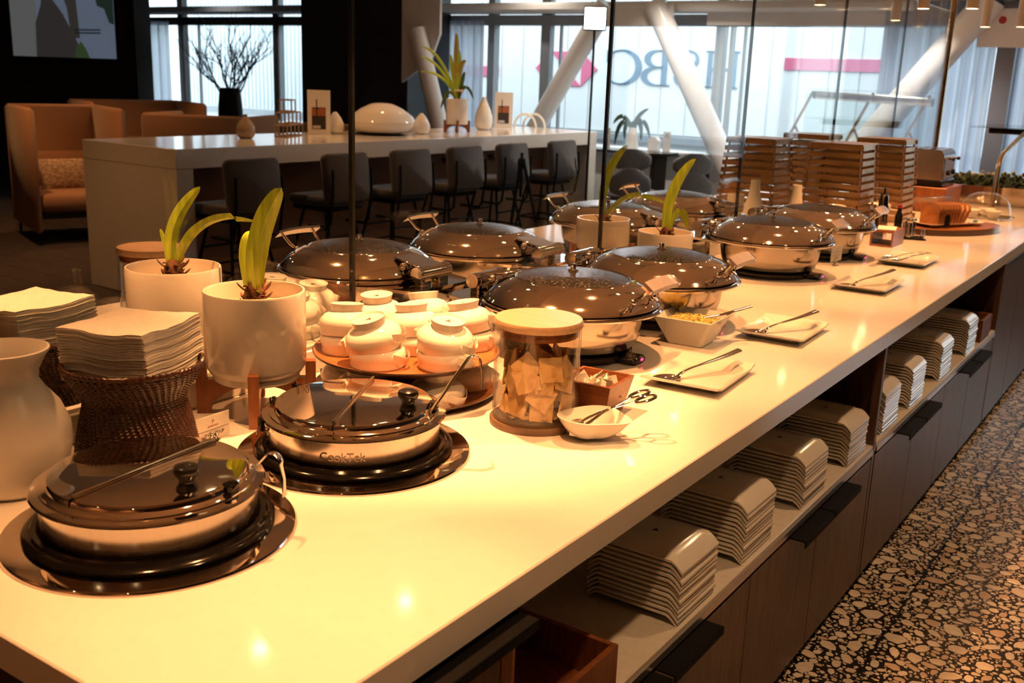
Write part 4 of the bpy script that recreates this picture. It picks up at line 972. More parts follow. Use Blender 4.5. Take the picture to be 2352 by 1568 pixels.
o = obj('shredded_egg', mb, 'egg', None, (EB[0], EB[1], CT), R(3), smooth=False); tag(o, 'yellow shredded egg heaped in the square white bowl', 'food'); o['kind'] = 'stuff'
tag(obj('serving_fork', MB().tube([(-0.03, 0, -0.006), (0.02, 0, 0.0), (0.12, 0, 0.022)], [0.006, 0.0065, 0.0075], 8, flat=(1, 0.4, (0, 0, 1))), 'steel', None, (EB[0] + 0.045, EB[1] + 0.045, CT + 0.078), R(52)), 'flat steel utensil handle sticking out of the egg bowl', 'utensil')

# ------------------------------------------------------------------ chafing dishes
def make_chafer():
    t = thing('chafing_dish', 'x', 'chafing dish')
    ib = obj('induction_base', MB().lathe([(0, 0), (0.168, 0), (0.170, 0.003), (0.170, 0.016), (0.166, 0.020), (0, 0.020)], 64).box((0.188, 0, 0.010), (0.060, 0.062, 0.020), 0.006), 'black_plastic', t)
    obj('indicator_light', MB().box((0.2185, 0.006, 0.012), (0.004, 0.012, 0.006), 0.001), 'led_red', ib)
    obj('pan', MB().lathe([(0, 0.0205), (0.150, 0.0205), (0.164, 0.024), (0.178, 0.036), (0.188, 0.062), (0.193, 0.095), (0.194, 0.128)], 96), 'steel', t)
    rim = MB().lathe([(0.180, 0.126), (0.205, 0.127), (0.236, 0.128), (0.245, 0.130), (0.248, 0.135), (0.245, 0.140), (0.238, 0.142), (0.228, 0.142), (0.210, 0.140)], 96)
    obj('rim', rim, 'mirror_steel', t)
    obj('hinge_plate', MB().prism([(-0.14, -0.20), (-0.22, -0.165), (-0.315, -0.135), (-0.330, -0.125), (-0.336, -0.110), (-0.336, 0.110), (-0.330, 0.125), (-0.315, 0.135), (-0.22, 0.165), (-0.14, 0.20)], 0.119, 0.128), 'mirror_steel', t, smooth=False)
    for s in (-1, 1):
        obj('support_leg', MB().add([(-0.315, s * 0.125, 0.119), (-0.315, s * 0.080, 0.119), (-0.290, s * 0.075, 0.0), (-0.290, s * 0.045, 0.0), (-0.309, s * 0.125, 0.119), (-0.309, s * 0.080, 0.119), (-0.284, s * 0.075, 0.0), (-0.284, s * 0.045, 0.0)], [(0, 1, 3, 2), (4, 6, 7, 5), (0, 2, 6, 4), (1, 5, 7, 3), (0, 4, 5, 1), (2, 3, 7, 6)]), 'steel', t, smooth=False)
    lid = obj('lid', MB().lathe([(0.226, 0.1435), (0.236, 0.1445), (0.238, 0.148), (0.234, 0.153), (0.226, 0.163), (0.208, 0.178), (0.184, 0.192), (0.166, 0.1995), (0.158, 0.2015), (0.156, 0.2035), (0.152, 0.2035), (0.150, 0.2015)], 110), 'mirror_steel', t)
    obj('lid_window', MB().lathe([(0.152, 0.2018), (0.12, 0.2095), (0.08, 0.2165), (0.04, 0.2205), (0, 0.2218)], 80), 'lid_glass', lid)
    obj('window_ring', MB().tube([(0.1535 * math.cos(2 * PI * i / 90), 0.1535 * math.sin(2 * PI * i / 90), 0.2032) for i in range(90)], 0.0019, 8, closed=True), 'chrome', lid)
    obj('knob', MB().lathe([(0, 0.220), (0.015, 0.221), (0.015, 0.2235), (0.008, 0.2255), (0.007, 0.229), (0.0085, 0.234), (0.007, 0.2385), (0, 0.240)], 20), 'chrome', lid)
    h = obj('handle', MB().grid(lambda u, v: (0.266 + 0.022 * (v - 0.5) - 0.002 * (2 * u - 1) ** 2, (u - 0.5) * 0.176, 0.222 - 0.017 * (v - 0.5) - 0.004 * (2 * u - 1) ** 2 + 0.004), 12, 4, thick=(0.002, 0, 0.007)), 'chrome', t, ang=60)
    for s in (-1, 1):
        obj('handle_arm', MB().tube([(0.262, s * 0.066, 0.216), (0.235, s * 0.060, 0.188), (0.213, s * 0.055, 0.176)], 0.0046, 8).ball((0.213, s * 0.055, 0.174), 0.0100, 12).tube([(0.213, s * 0.055, 0.174), (0.217, s * 0.075, 0.158)], 0.0042, 8).lathe([(0, 0), (0.0085, 0), (0.0085, 0.004), (0, 0.006)], 12, (0.214, s * 0.076, 0.153)), 'chrome', t)
    hg = obj('hinge', MB().tube([(-0.284, -0.072, 0.162), (-0.284, 0.072, 0.162)], 0.0205, 28), 'chrome', t, ang=50)
    for s in (-1, 1):
        obj('hinge_cap', MB().tube([(-0.284, s * 0.050, 0.162), (-0.284, s * 0.056, 0.162)], 0.0218, 28), 'chrome', hg)
        obj('hinge_block', MB().box((-0.283, s * 0.040, 0.138), (0.030, 0.045, 0.026), 0.004), 'mirror_steel', hg)
        obj('hinge_ball', MB().ball((-0.226, s * 0.058, 0.176), 0.013, 14), 'chrome', hg)
    obj('hinge_bridge', MB().box((0, 0, 0), (0.105, 0.100, 0.006), 0.002, MX((-0.232, 0, 0.187), ry=R(-10))), 'mirror_steel', hg)
    return t
ch = make_chafer(); CG = 'round chafing dishes on the buffet'
CH = [(-1.388, 2.342, 0, 'large chafing dish directly behind the cracker jar'), (-1.382, 2.858, 0, 'chafing dish behind the square egg bowl'), (-1.419, 3.905, 0, 'third chafing dish on the aisle side, left of the sign card'), (-1.425, 4.500, 0, 'furthest aisle side chafing dish, before the wooden box'),
      (-2.125, 2.303, PI, 'chafing dish beyond the first glass joint, behind the stacked bowls'), (-2.086, 2.870, PI, 'second chafing dish beyond the glass, under the bar stools in view'), (-2.122, 3.840, PI, 'third chafing dish beyond the glass, behind the cream pots'), (-2.105, 4.490, PI, 'furthest chafing dish beyond the glass, beside the slatted tower')]
for i, (x, y, a, lab) in enumerate(CH):
    c_ = place(ch, i > 0, (x, y, CT + 0.0005), a, lab, CG)
    c_.pop('sleeved', None)
slv = mesh('grip_sleeve', MB().grid(lambda u, v: (0.266 + 0.026 * (v - 0.5) - 0.002 * (2 * u - 1) ** 2, (u - 0.5) * 0.145, 0.2242 - 0.020 * (v - 0.5) - 0.004 * (2 * u - 1) ** 2 + 0.004), 12, 4, thick=(0.002, 0, 0.011)), 'frosted_sleeve', True, 60)
for c_ in [o_ for o_ in bpy.data.objects if o_.name.startswith('chafing_dish') and o_.location.x > -1.7]:
    obj('grip_sleeve', slv, None, c_)

# ------------------------------------------------------------------ upturned plates stacked on the open shelves
def shelf_plate_mb():
    """face-down plate: flat foot on top, sides sloping down, front and back ends curling to the shelf"""
    Lx, Ly = 0.222, 0.188
    def fn(u, v):
        x = (u - 0.5) * Lx; y = (v - 0.5) * Ly
        ax = abs(u - 0.5) * 2; ay = abs(v - 0.5) * 2
        z = 0.034
        if ay > 0.70: z -= 0.012 * min(1, (ay - 0.70) / 0.22)
        if ax > 0.60:
            t = (ax - 0.60) / 0.40
            z2 = 0.034 - (0.006 if t > 0.12 else 0.05 * t) - 0.028 * max(0, (t - 0.12) / 0.88) ** 1.6
            z = min(z, z2)
        return (x, y, z)
    us = [0, .03, .07, .12, .16, .19, .21, .3, .5, .7, .79, .81, .84, .88, .93, .97, 1]
    vs_ = [0, .03, .06, .11, .14, .16, .3, .5, .7, .84, .86, .89, .94, .97, 1]
    nu, nv = len(us) - 1, len(vs_) - 1
    return MB().grid(lambda a, b: fn(us[round(a * nu)], vs_[round(b * nv)]), nu, nv, thick=(0, 0, 0.0055))
spm = mesh('shelf_plate', shelf_plate_mb(), 'porcelain', True, 35)
spk = mesh('foot_mark', MB().prism([(-0.008, -0.006), (0.008, -0.006), (0, 0.006)], 0.0341, 0.0345), 'ink', False)
STK = [(1.915, 12, 'first plate stack, nearest the camera'), (2.270, 13, 'second plate stack on the near shelf'), (2.690, 12, 'third plate stack on the near shelf'), (3.090, 11, 'plate stack against the walnut divider'),
       (3.470, 13, 'plate stack just beyond the walnut divider'), (3.830, 13, 'second plate stack beyond the divider'), (4.290, 13, 'third plate stack beyond the divider'), (4.795, 13, 'plate stack beside the wooden box')]
for y, cnt, nm in STK:
    for i in range(cnt):
        top = i == cnt - 1
        lab = ('white plate lying face down on top of the ' if top else 'white porcelain plate inside the ') + nm
        o = obj('shelf_plate', spm, None, None, (-0.893 + random.uniform(-.002, .002), y + random.uniform(-.0015, .0015), 0.5095 + 0.0112 * i), random.uniform(-0.008, 0.008))
        tag(o, lab, 'plate', 'plates in the ' + nm)
        if top: obj('foot_mark', spk, None, o)
def tray_box(loc, L, Wd, H, label, rz=0):
    t = thing('wooden_tray', label, 'tray', loc, rz, 'wooden trays on the shelves')
    obj('base_board', MB().box((0, 0, 0.005), (Wd, L, 0.010)), 'teak', t, smooth=False)
    for s in (-1, 1):
        obj('side_board', MB().box((s * (Wd / 2 - 0.006), 0, H / 2 + 0.005), (0.012, L, H), 0.001), 'teak', t, smooth=False)
        obj('end_board', MB().box((0, s * (L / 2 - 0.006), H / 2 + 0.005), (Wd - 0.026, 0.012, H), 0.001), 'teak', t, smooth=False)
    return t
tray_box((-0.96, 1.385, 0.509), 0.33, 0.36, 0.085, 'shallow wooden tray on the near shelf by the end cabinet')
tray_box((-0.95, 5.10, 0.509), 0.20, 0.34, 0.10, 'wooden box on the far shelf beside the last plates')
tray_box((-0.95, 5.265, 0.509), 0.09, 0.32, 0.075, 'narrow wooden box at the far end of the shelf')

# ------------------------------------------------------------------ sign cards
def sign_card(loc, rz, label, lines, w, h, z, post):
    t = thing('sign_card', label, 'sign', loc, rz, 'sign cards on the buffet')
    obj('card_sheet', MB().box((0, 0, z + h / 2), (0.001, w, h)), 'card', t, smooth=False)
    obj('holder', MB().lathe([(0, 0), (0.014, 0), (0.014, 0.003), (0.009, 0.007), (0.004, 0.012), (0.003, z + 0.002), (0, z + 0.003)], 20), 'chrome', t)
    for s in (-1, 1): obj('holder_prong', MB().tube([(0.001, s * 0.006, z - 0.004), (0.004, s * 0.006, z + 0.004), (0.003, s * 0.006, z + 0.014)], 0.0022, 8).ball((0.003, s * 0.006, z + 0.014), 0.0034, 10), 'chrome', t)
    base = Matrix(((0, 0, 1, 0.0012), (1, 0, 0, 0), (0, 1, 0, 0), (0, 0, 0, 1)))
    for txt, sz, zz, col in lines:
        if txt == '-': obj('printed_rule', MB().box((0.0007, 0, zz), (0.0004, w * 0.94, 0.0007)), col, t, smooth=False)
        else: obj('lettering', text_mb(txt, sz, 0.0003, mx=Matrix.Translation((0, 0, zz)) @ base), col, t, smooth=False)
    return t
sign_card((-1.56, 1.266, CT), R(3), 'small white card reading LENTIL SOUP behind the kettles', [('P', 0.011, 0.0395, 'ink_red'), ('primeclass', 0.0065, 0.0315, 'ink_red'), ('-', 0, 0.0235, 'ink'), ('LENTIL SOUP', 0.0095, 0.0140, 'ink'), ('MERCIMEK', 0.0055, 0.006, 'ink')], 0.085, 0.051, 0.002, 0)
# the holder of the first card stands lower, lift the sheet onto it
sign_card((-1.262, 4.265, CT), R(-8), 'white label card on a chrome foot before the furthest chafing dish', [('P', 0.010, 0.066, 'ink_red'), ('-', 0, 0.058, 'ink'), ('-', 0, 0.046, 'ink')], 0.100, 0.064, 0.020, 0)

# ------------------------------------------------------------------ far part of the buffet
def tower(loc, rz, label):
    t = thing('slatted_tower', label, 'riser', loc, rz, 'slatted bronze towers')
    n = 12; H = 0.455
    for i in range(n):
        z = 0.02 + (H - 0.04) * i / (n - 1) + 0.0
        hw = 0.155 - 0.030 * i / (n - 1)
        for s in (-1, 1):
            obj('slat', MB().box((s * hw, 0, z), (0.004, 2 * hw + 0.022, 0.023)), 'bronze', t, smooth=False)
            obj('slat', MB().box((0, s * hw, z), (2 * hw + 0.022, 0.004, 0.023)), 'bronze', t, smooth=False)
    for sx in (-1, 1):
        for sy in (-1, 1):
            obj('corner_post', MB().tube([(sx * 0.147, sy * 0.147, 0), (sx * 0.117, sy * 0.117, H - 0.012)], 0.006, 6), 'bronze', t, smooth=False)
    obj('top_plate', MB().box((0, 0, H - 0.004), (0.266, 0.266, 0.006)), 'bronze', t, smooth=False)
    return t
tower((-2.03, 5.28, CT), 0, 'slatted bronze tower beyond the glass, nearest the last far chafing dish')
tower((-1.592, 5.30, CT), 0, 'slatted bronze tower on the aisle side behind the white bottle vases')
tower((-2.02, 6.10, CT), 0, 'tallest looking slatted bronze tower at the back beyond the glass')
tower((-1.590, 6.10, CT), 0, 'slatted bronze tower on the aisle side beside the toaster')
tv_prof = [(r_ * 0.85, z_ * 1.42) for r_, z_ in [(0, 0), (0.070, 0), (0.092, 0.012), (0.094, 0.030), (0.080, 0.060), (0.055, 0.095), (0.036, 0.130), (0.028, 0.165), (0.027, 0.185), (0.022, 0.186), (0.022, 0.16), (0, 0.12)]]
tvm = mesh('bottle_vase', MB().lathe(tv_prof, 48), 'porcelain')
for x, y, l in ((-1.905, 4.95, 'white long-necked teardrop vase behind the glass joint'), (-1.660, 4.86, 'white long-necked teardrop vase left of the furthest chafing dish')):
    tag(obj('bottle_vase', tvm, None, None, (x, y, CT)), l, 'vase', 'white teardrop vases')
cpm = mesh('straight_cup', MB().lathe([(0, 0), (0.038, 0), (0.041, 0.004), (0.044, 0.175), (0.0425, 0.176), (0.040, 0.174), (0.037, 0.008), (0, 0.007)], 40), 'porcelain')
for x, y, l in ((-2.03, 5.02, 'white straight cup left of the teardrop vases'), (-1.49, 4.95, 'white straight cup beside the far chafing dish lid')):
    tag(obj('straight_cup', cpm, None, None, (x, y, CT)), l, 'cup', 'white straight cups')
wc = thing('square_canister', 'white square canister with tapered sides beside the tall steel mill', 'canister', (-1.475, 5.60, CT), R(10))
obj('canister_body', loft([sqb(0.050, 0.0, 0.012), sqb(0.070, 0.125, 0.014), sqb(0.066, 0.125, 0.014), sqb(0.050, 0.010, 0.012)]), 'porcelain', wc, ang=50)
obj('napkin_fill', MB().box((0, 0, 0.125), (0.125, 0.125, 0.018), 0.006), 'paper', wc)
pm_ = thing('pepper_mill', 'tall dark steel mill in front of the towers', 'mill', (-1.395, 5.42, CT))
obj('mill_body', MB().lathe([(0, 0), (0.032, 0), (0.033, 0.01), (0.023, 0.185), (0.019, 0.200), (0.017, 0.205), (0, 0.206)], 36), 'steel', pm_)
obj('mill_cap', MB().lathe([(0, 0.205), (0.006, 0.206), (0.005, 0.222), (0.0055, 0.232), (0, 0.234)], 16), 'black_metal', pm_)
obj('paper_band', MB().lathe([(0.0290, 0.105), (0.0268, 0.127)], 36), 'card', pm_)
bs = thing('sauce_bottle', 'small dark sauce bottle with red cap beside the steel mill', 'bottle', (-1.345, 5.56, CT))
obj('bottle_body', MB().lathe([(0, 0), (0.019, 0), (0.020, 0.004), (0.020, 0.085), (0.012, 0.105), (0.010, 0.125), (0, 0.125)], 24), 'black_plastic', bs)
obj('cap', MB().lathe([(0.011, 0.125), (0.0115, 0.128), (0.0115, 0.142), (0, 0.144)], 20), 'alarm_red', bs)
wb = thing('wooden_holder', 'wooden sleeve box with paper slips on the counter near the tongs platter', 'holder', (-1.270, 5.075, CT), R(0))
obj('sleeve', MB().box((0, 0, 0.004), (0.105, 0.20, 0.008)).box((0, 0, 0.070), (0.105, 0.20, 0.008)).box((-0.049, 0, 0.037), (0.008, 0.20, 0.058)).box((0.049, 0, 0.037), (0.008, 0.20, 0.058)), 'teak', wb, smooth=False)
tag(obj('paper_slip', MB().box((0, 0, 0.004), (0.085, 0.14, 0.006), 0.001), 'card', None, (-1.270, 5.055, CT + 0.0745), R(12)), 'cream paper slips lying on the wooden sleeve box', 'paper')
mt = thing('metal_tray', 'small dark tray with chrome rail beside the bread board', 'tray', (-1.235, 5.375, CT), R(20))
obj('plate', MB().box((0, 0, 0.004), (0.14, 0.12, 0.008), 0.002), 'black_metal', mt)
obj('rail', MB().tube([(0.06, -0.05, 0.006), (0.06, -0.05, 0.05), (0.06, 0.05, 0.05), (0.06, 0.05, 0.006)], 0.004, 8), 'chrome', mt)
for i, (dx, dy) in enumerate(((-0.03, 0.0), (0.005, 0.02), (0.0, -0.028))):
    sh = thing('shaker', 'small chrome shaker on the dark metal tray', 'shaker', (-1.235 + dx, 5.375 + dy, CT + 0.0085), 0, 'chrome shakers on the dark tray')
    obj('shaker_body', MB().lathe([(0, 0), (0.014, 0), (0.012, 0.05), (0.010, 0.07), (0, 0.07)], 20), 'chrome', sh); obj('shaker_cap', MB().ball((0, 0, 0.082), 0.015, 14), 'chrome', sh)
# bread board
bb = thing('bread_board', 'thick oval wooden board carrying the bread under its dome', 'board', (-1.135, 5.83, CT), R(-28))
ov = [(0.165 * math.cos(2 * PI * i / 48), 0.32 * math.sin(2 * PI * i / 48)) for i in range(48)]
obj('board_top', MB().prism(ov, 0.030, 0.034), 'tray_wood', bb, ang=30)
obj('board_edge', MB().prism(ov, 0.0, 0.0298), 'tray_dark', bb, ang=30)
bp = thing('bread_plate', 'long white plate under the sliced loaf', 'plate', (-1.175, 5.79, CT + 0.0345), R(-28))
obj('plate_body', loft([sqb(0.075, 0.0, 0.02), sqb(0.10, 0.018, 0.03), sqb(0.096, 0.019, 0.03), sqb(0.072, 0.005, 0.02)]), 'porcelain', bp, ang=50); bp.scale = (0.95, 1.9, 1)
sl = [(-0.058, 0), (0.058, 0), (0.060, 0.070), (0.064, 0.085), (0.052, 0.108), (0.020, 0.115), (-0.020, 0.115), (-0.052, 0.108), (-0.064, 0.085), (-0.060, 0.070)]
crust_me = mesh('crust', MB().prism(sl, -0.008, 0.008, MX(rx=PI / 2)), 'crust', False)
crumb_me = mesh('crumb', MB().prism([(x * 0.9, 0.006 + z * 0.9) for x, z in sl], -0.0086, 0.0086, MX(rx=PI / 2)), 'crumb', False)
for i in range(10):
    last = i >= 8
    s = thing('bread_slice', ('leaning cut bread slice at the open end of the loaf' if i == 9 else 'browned bread slice standing in the sliced loaf'), 'bread', (-1.220 + 0.0100 * i, 5.690 + 0.0180 * i, CT + 0.041), R(-28), 'slices of the loaf')
    s.rotation_euler = (R(-4 - (10 if last else 0) * (i - 7)), 0, R(-28))
    obj('crust', crust_me, None, s)
    if i >= 8: obj('crumb', crumb_me, None, s)
dm = thing('bread_dome', 'clear acrylic dome half open over the loaf', 'dome', (-1.195, 5.74, CT + 0.036), R(-28))
obj('dome_shell', MB().grid(lambda u, v: (0.105 * math.cos(PI * u), -0.15 + 0.22 * v, 0.15 * math.sin(PI * u) ** 0.8), 24, 6, thick=(0, 0, 0.002)), 'acrylic', dm)
obj('dome_hinge', MB().prism([(-0.020, 0)] + [(0.020 * math.cos(PI - PI * i / 10), 0.05 + 0.020 * math.sin(PI * i / 10)) for i in range(11)] + [(0.020, 0)], -0.002, 0.002, MX((0.100, -0.04, 0.0), rx=PI / 2, rz=PI / 2)), 'black_plastic', dm, smooth=False)
jd = thing('small_dish', 'tiny white dish with a blue lid on the bread board', 'dish', (-1.035, 5.91, CT + 0.0345))
obj('dish_body', MB().lathe([(0, 0), (0.022, 0), (0.042, 0.018), (0.040, 0.0185), (0.02, 0.004), (0, 0.004)], 30), 'porcelain', jd)
obj('blue_cap', MB().ball((0, 0, 0.018), 0.014, 14), 'letter_blue', jd)
# second dome over bowls
bp2 = tag(obj('dome_base', loft([sqb(0.14, 0, 0.03), sqb(0.15, 0.008, 0.03), sqb(0.14, 0.012, 0.03)]), 'acrylic', None, (-1.115, 6.62, CT)), 'clear rectangular base under the round food dome', 'tray')
for dx, dy, k in ((-0.06, -0.05, 0), (0.05, -0.03, 1), (0.0, 0.07, 2)):
    tag(obj('small_bowl', MB().lathe([(0, 0), (0.026, 0), (0.048, 0.038), (0.046, 0.039), (0.024, 0.005), (0, 0.005)], 32), 'porcelain', None, (-1.115 + dx, 6.62 + dy, CT + 0.0125)), 'small white bowl beneath the clear round dome', 'bowl', 'bowls under the clear dome')
tag(obj('clear_dome', MB().lathe([(0.148, 0.0), (0.146, 0.035), (0.128, 0.085), (0.095, 0.120), (0.05, 0.138), (0.0, 0.143), ], 48), 'acrylic', None, (-1.115, 6.62, CT + 0.0125)), 'clear round dome over small white bowls, right of the bread', 'dome')
# toaster on wooden box
tb = thing('wooden_plinth', 'reddish wooden box raising the toaster', 'box', (-1.52, 6.86, CT), 0)
obj('box_body', MB().box((0, 0, 0.075), (0.34, 0.42, 0.150), 0.003), 'teak', tb, smooth=False)
ts = thing('toaster', 'brushed steel four-slot toaster with black levers', 'toaster', (-1.52, 6.86, CT + 0.1505), 0)
obj('toaster_base', MB().box((0, 0, 0.020), (0.262, 0.345, 0.040), 0.006), 'black_plastic', ts)
prof = [(-0.155, 0.04)] + [(-0.105 - 0.05 * math.cos(PI / 2 * i / 6), 0.175 + 0.05 * math.sin(PI / 2 * i / 6)) for i in range(7)] + [(0.105 + 0.05 * math.sin(PI / 2 * i / 6), 0.175 + 0.05 * math.cos(PI / 2 * i / 6)) for i in range(7)] + [(0.155, 0.04)]
prof = [(p_ * 0.78, q_) for p_, q_ in prof]
obj('toaster_shell', MB().prism(prof, -0.16, 0.16, MX(rx=PI / 2)), 'brushed', ts, ang=30)
obj('control_panel', MB().box((0.123, 0, 0.110), (0.006, 0.27, 0.125), 0.002), 'grey_panel', ts, smooth=False)
for y in (-0.07, 0.07):
    obj('lever', MB().tube([(0.124, y, 0.17), (0.15, y, 0.17)], 0.006, 10).ball((0.156, y, 0.17), 0.012, 12), 'black_plastic', ts)
    obj('dial', MB().tube([(0.124, y, 0.085), (0.146, y, 0.085)], 0.016, 18), 'black_plastic', ts)
    obj('slot', MB().box((y * 0.6, 0, 0.2255), (0.028, 0.24, 0.002)), 'black_plastic', ts, smooth=False)

# far cross counter with heated sneeze guard
xc = thing('cross_counter', 'far counter running across the end of the buffet', 'counter', (-2.6, 9.42, 0))
obj('counter_top', MB().box((0.6, 0, 0.885), (3.4, 0.62, 0.03), 0.003), 'quartz', xc); obj('counter_body', MB().box((0.6, 0, 0.435), (3.3, 0.55, 0.868)), 'walnut_dark', xc, smooth=False)
sg = thing('heated_sneeze_guard', 'sneeze guard with tubular lamp bar on slanted bronze legs at the back', 'sneeze guard', (-2.6, 9.3, 0.9))
obj('lamp_bar', MB().tube([(-0.49, 0, 0.652), (0.50, 0, 0.626)], 0.036, 24), 'aluminium', sg)
for i, x in enumerate((-0.50, 0.03, 0.50)):
    obj('bar_clamp', MB().tube([(x - 0.012, 0, 0.652 - 0.026 * (x + 0.49)), (x + 0.012, 0, 0.651 - 0.026 * (x + 0.49))], 0.034, 20), 'black_metal', sg)
    obj('slanted_leg', MB().tube([(x - 0.02, 0, 0.685), (x - 0.33, 0, 0.0)], 0.014, 12), 'copper_tube', sg)
    obj('brace_leg', MB().tube([(x - 0.16, 0, 0.38), (x + 0.06, 0, 0.0)], 0.012, 12), 'copper_tube', sg)
obj('guard_glass', MB().box((0, 0, 0), (1.10, 0.006, 0.50), 0, MX((-0.02, -0.03, 0.42))), 'glass_shelf', sg, smooth=False)
obj('guard_shelf', MB().box((0, -0.12, 0.700), (1.04, 0.30, 0.008)), 'glass_shelf', sg, smooth=False)
# salad well with glass guard at right
sw = thing('salad_well', 'stainless salad well with greens behind the domes', 'salad bar', (-1.42, 7.95, CT))
obj('well_frame', MB().box((-0.20, 0, 0.06), (0.02, 1.0, 0.12)).box((0.45, 0, 0.06), (0.02, 1.0, 0.12)).box((0.125, -0.49, 0.06), (0.67, 0.02, 0.12)).box((0.125, 0.49, 0.06), (0.67, 0.02, 0.12)), 'steel', sw, smooth=False)
mb = MB(); g = random.Random(9)
for i in range(500):
    x, y = g.uniform(-0.17, 0.42), g.uniform(-0.46, 0.46)
    mb.add(*(lambda L: (L.v, L.f))(leaf_mb((0, 0, 0), (0.01, 0, 0.02), (0.02, 0.005, 0.03), (0.035, 0, 0.025), 0.014, 3)), MX((x, y, 0.08 + g.uniform(0, 0.06)), 0, g.uniform(-0.5, 0.5), g.uniform(0, 6)))
o = obj('salad_greens', mb, 'greens', None, (-1.42, 7.95, CT)); tag(o, 'leafy salad greens filling the steel well', 'salad'); o['kind'] = 'stuff'
gp = thing('salad_guard', 'curved tube salad guard with glass at the right edge', 'sneeze guard', (-1.2, 7.35, CT))
obj('guard_post', MB().tube([(0, 0, 0), (0, 0.02, 0.24), (0, 0.05, 0.30), (0, 0.12, 0.335), (0, 0.85, 0.45)], 0.016, 14), 'copper_tube', gp)
obj('guard_pane', MB().box((0.0, 0.55, 0.50), (0.45, 0.85, 0.006)), 'glass_shelf', gp, smooth=False)
obj('lamp_bar', MB().tube([(-0.25, 0.95, 0.46), (0.35, 0.95, 0.46)], 0.026, 18), 'black_metal', gp)

# ------------------------------------------------------------------ pendants with their lamps, aisle downlights
def pendant(x, y, z, label):
    t = thing('pendant_lamp', label, 'lamp', (x, y, z), 0, 'white cylinder pendants over the buffet')
    obj('cylinder_shade', MB().lathe([(0.036, 0.0), (0.036, 0.30), (0.0, 0.302)], 32).lathe([(0.0, 0.05), (0.0335, 0.05), (0.0335, 0.0), (0.036, 0.0)], 32), 'pendant_white', t)
    obj('bulb_disc', MB().lathe([(0.0, 0.004), (0.024, 0.004), (0.024, 0.008), (0.0, 0.008)], 24), 'lamp_glow', t)
    obj('cable', MB().tube([(0, 0, 0.30), (0, 0, SOFF - z)], 0.003, 6), 'pendant_white', t)
    ld = bpy.data.lights.new('pendant_spot', 'SPOT'); ld.energy = PENDANT_POWER * HOT.get((round(x, 2), round(y, 2)), 1.0); ld.color = WARM
    ld.spot_size = R(66); ld.spot_blend = 0.45; ld.shadow_soft_size = 0.022
    l = bpy.data.objects.new('pendant_spot', ld); COL.objects.link(l); l.parent = t; l.location = (0, 0, -0.002)
for i, (x, y, z) in enumerate(PENDANTS):
    side = 'far side' if x < -2.0 else 'middle'
    pendant(x, y, z, 'white cylinder pendant above the buffet %s, %s' % (side, 'above the towers and toaster' if y > 6 else 'above the chafing dishes' if y > 2 else 'above the soup kettles'))
def downlight(x, y, power, label, size=95, col=(1.0, 0.44, 0.15), z=CEIL):
    t = thing('recessed_downlight', label, 'lamp', (x, y, z), 0, 'recessed ceiling downlights')
    obj('trim', MB().lathe([(0.058, 0.0), (0.058, -0.004), (0.046, -0.006), (0.043, 0.0)], 28), 'pendant_white', t)
    obj('lamp_disc', MB().lathe([(0.0, -0.002), (0.043, -0.002)], 24), 'lamp_glow', t)
    ld = bpy.data.lights.new('downlight_spot', 'SPOT'); ld.energy = power; ld.color = col; ld.spot_size = R(size); ld.spot_blend = 0.6; ld.shadow_soft_size = 0.04
    l = bpy.data.objects.new('downlight_spot', ld); COL.objects.link(l); l.parent = t; l.location = (0, 0, -0.012)
for i, y in enumerate((1.2, 3.0, 4.8, 6.6)): downlight(-0.25, y, 50, 'recessed downlight over the terrazzo aisle, %s' % ('level with the kettles', 'level with the egg bowl', 'level with the tongs platter', 'level with the bread')[i], col=(1.0, 0.53, 0.23), z=SOFF)
for x, y, p, l in ((-6.3, 5.6, 60, 'near end of the bar table'), (-6.3, 7.2, 60, 'middle of the bar table'), (-6.2, 8.9, 60, 'far end of the bar table'), (-8.3, 4.7, 150, 'high backed armchair'), (-9.6, 6.6, 110, 'lounge behind the bar table'), (-6.3, 3.1, 90, 'walkway before the near bar table end'), (-4.2, 6.0, 60, 'walkway behind the bar stools')):
    downlight(x, y, p, 'recessed downlight over the ' + l)
for x, p, l in ((-4.0, 120, 'left'), (-1.6, 120, 'middle'), (0.8, 120, 'right')): downlight(x, -2.1, p, 'added fill downlight washing the unseen rear wall, ' + l, 110, z=SOFF if x > -3.6 else CEIL)  # unseen lamps added so the steel lids mirror a brighter, warmer room
for x, y, p, l in ((-12.5, 10.2, 60, 'vase of branches'), (-6.9, 10.2, 45, 'curtain beside the bar table'), (-4.8, 9.7, 220, 'window chairs'), (-2.6, 9.9, 150, 'far counter')):  # neutral fill lamps added to lift the beams and wall by the windows
    downlight(x, y, p, 'added fill downlight by the windows over the ' + l, 130, (1.0, 0.86, 0.74), CEIL if x < -3.7 else SOFF)

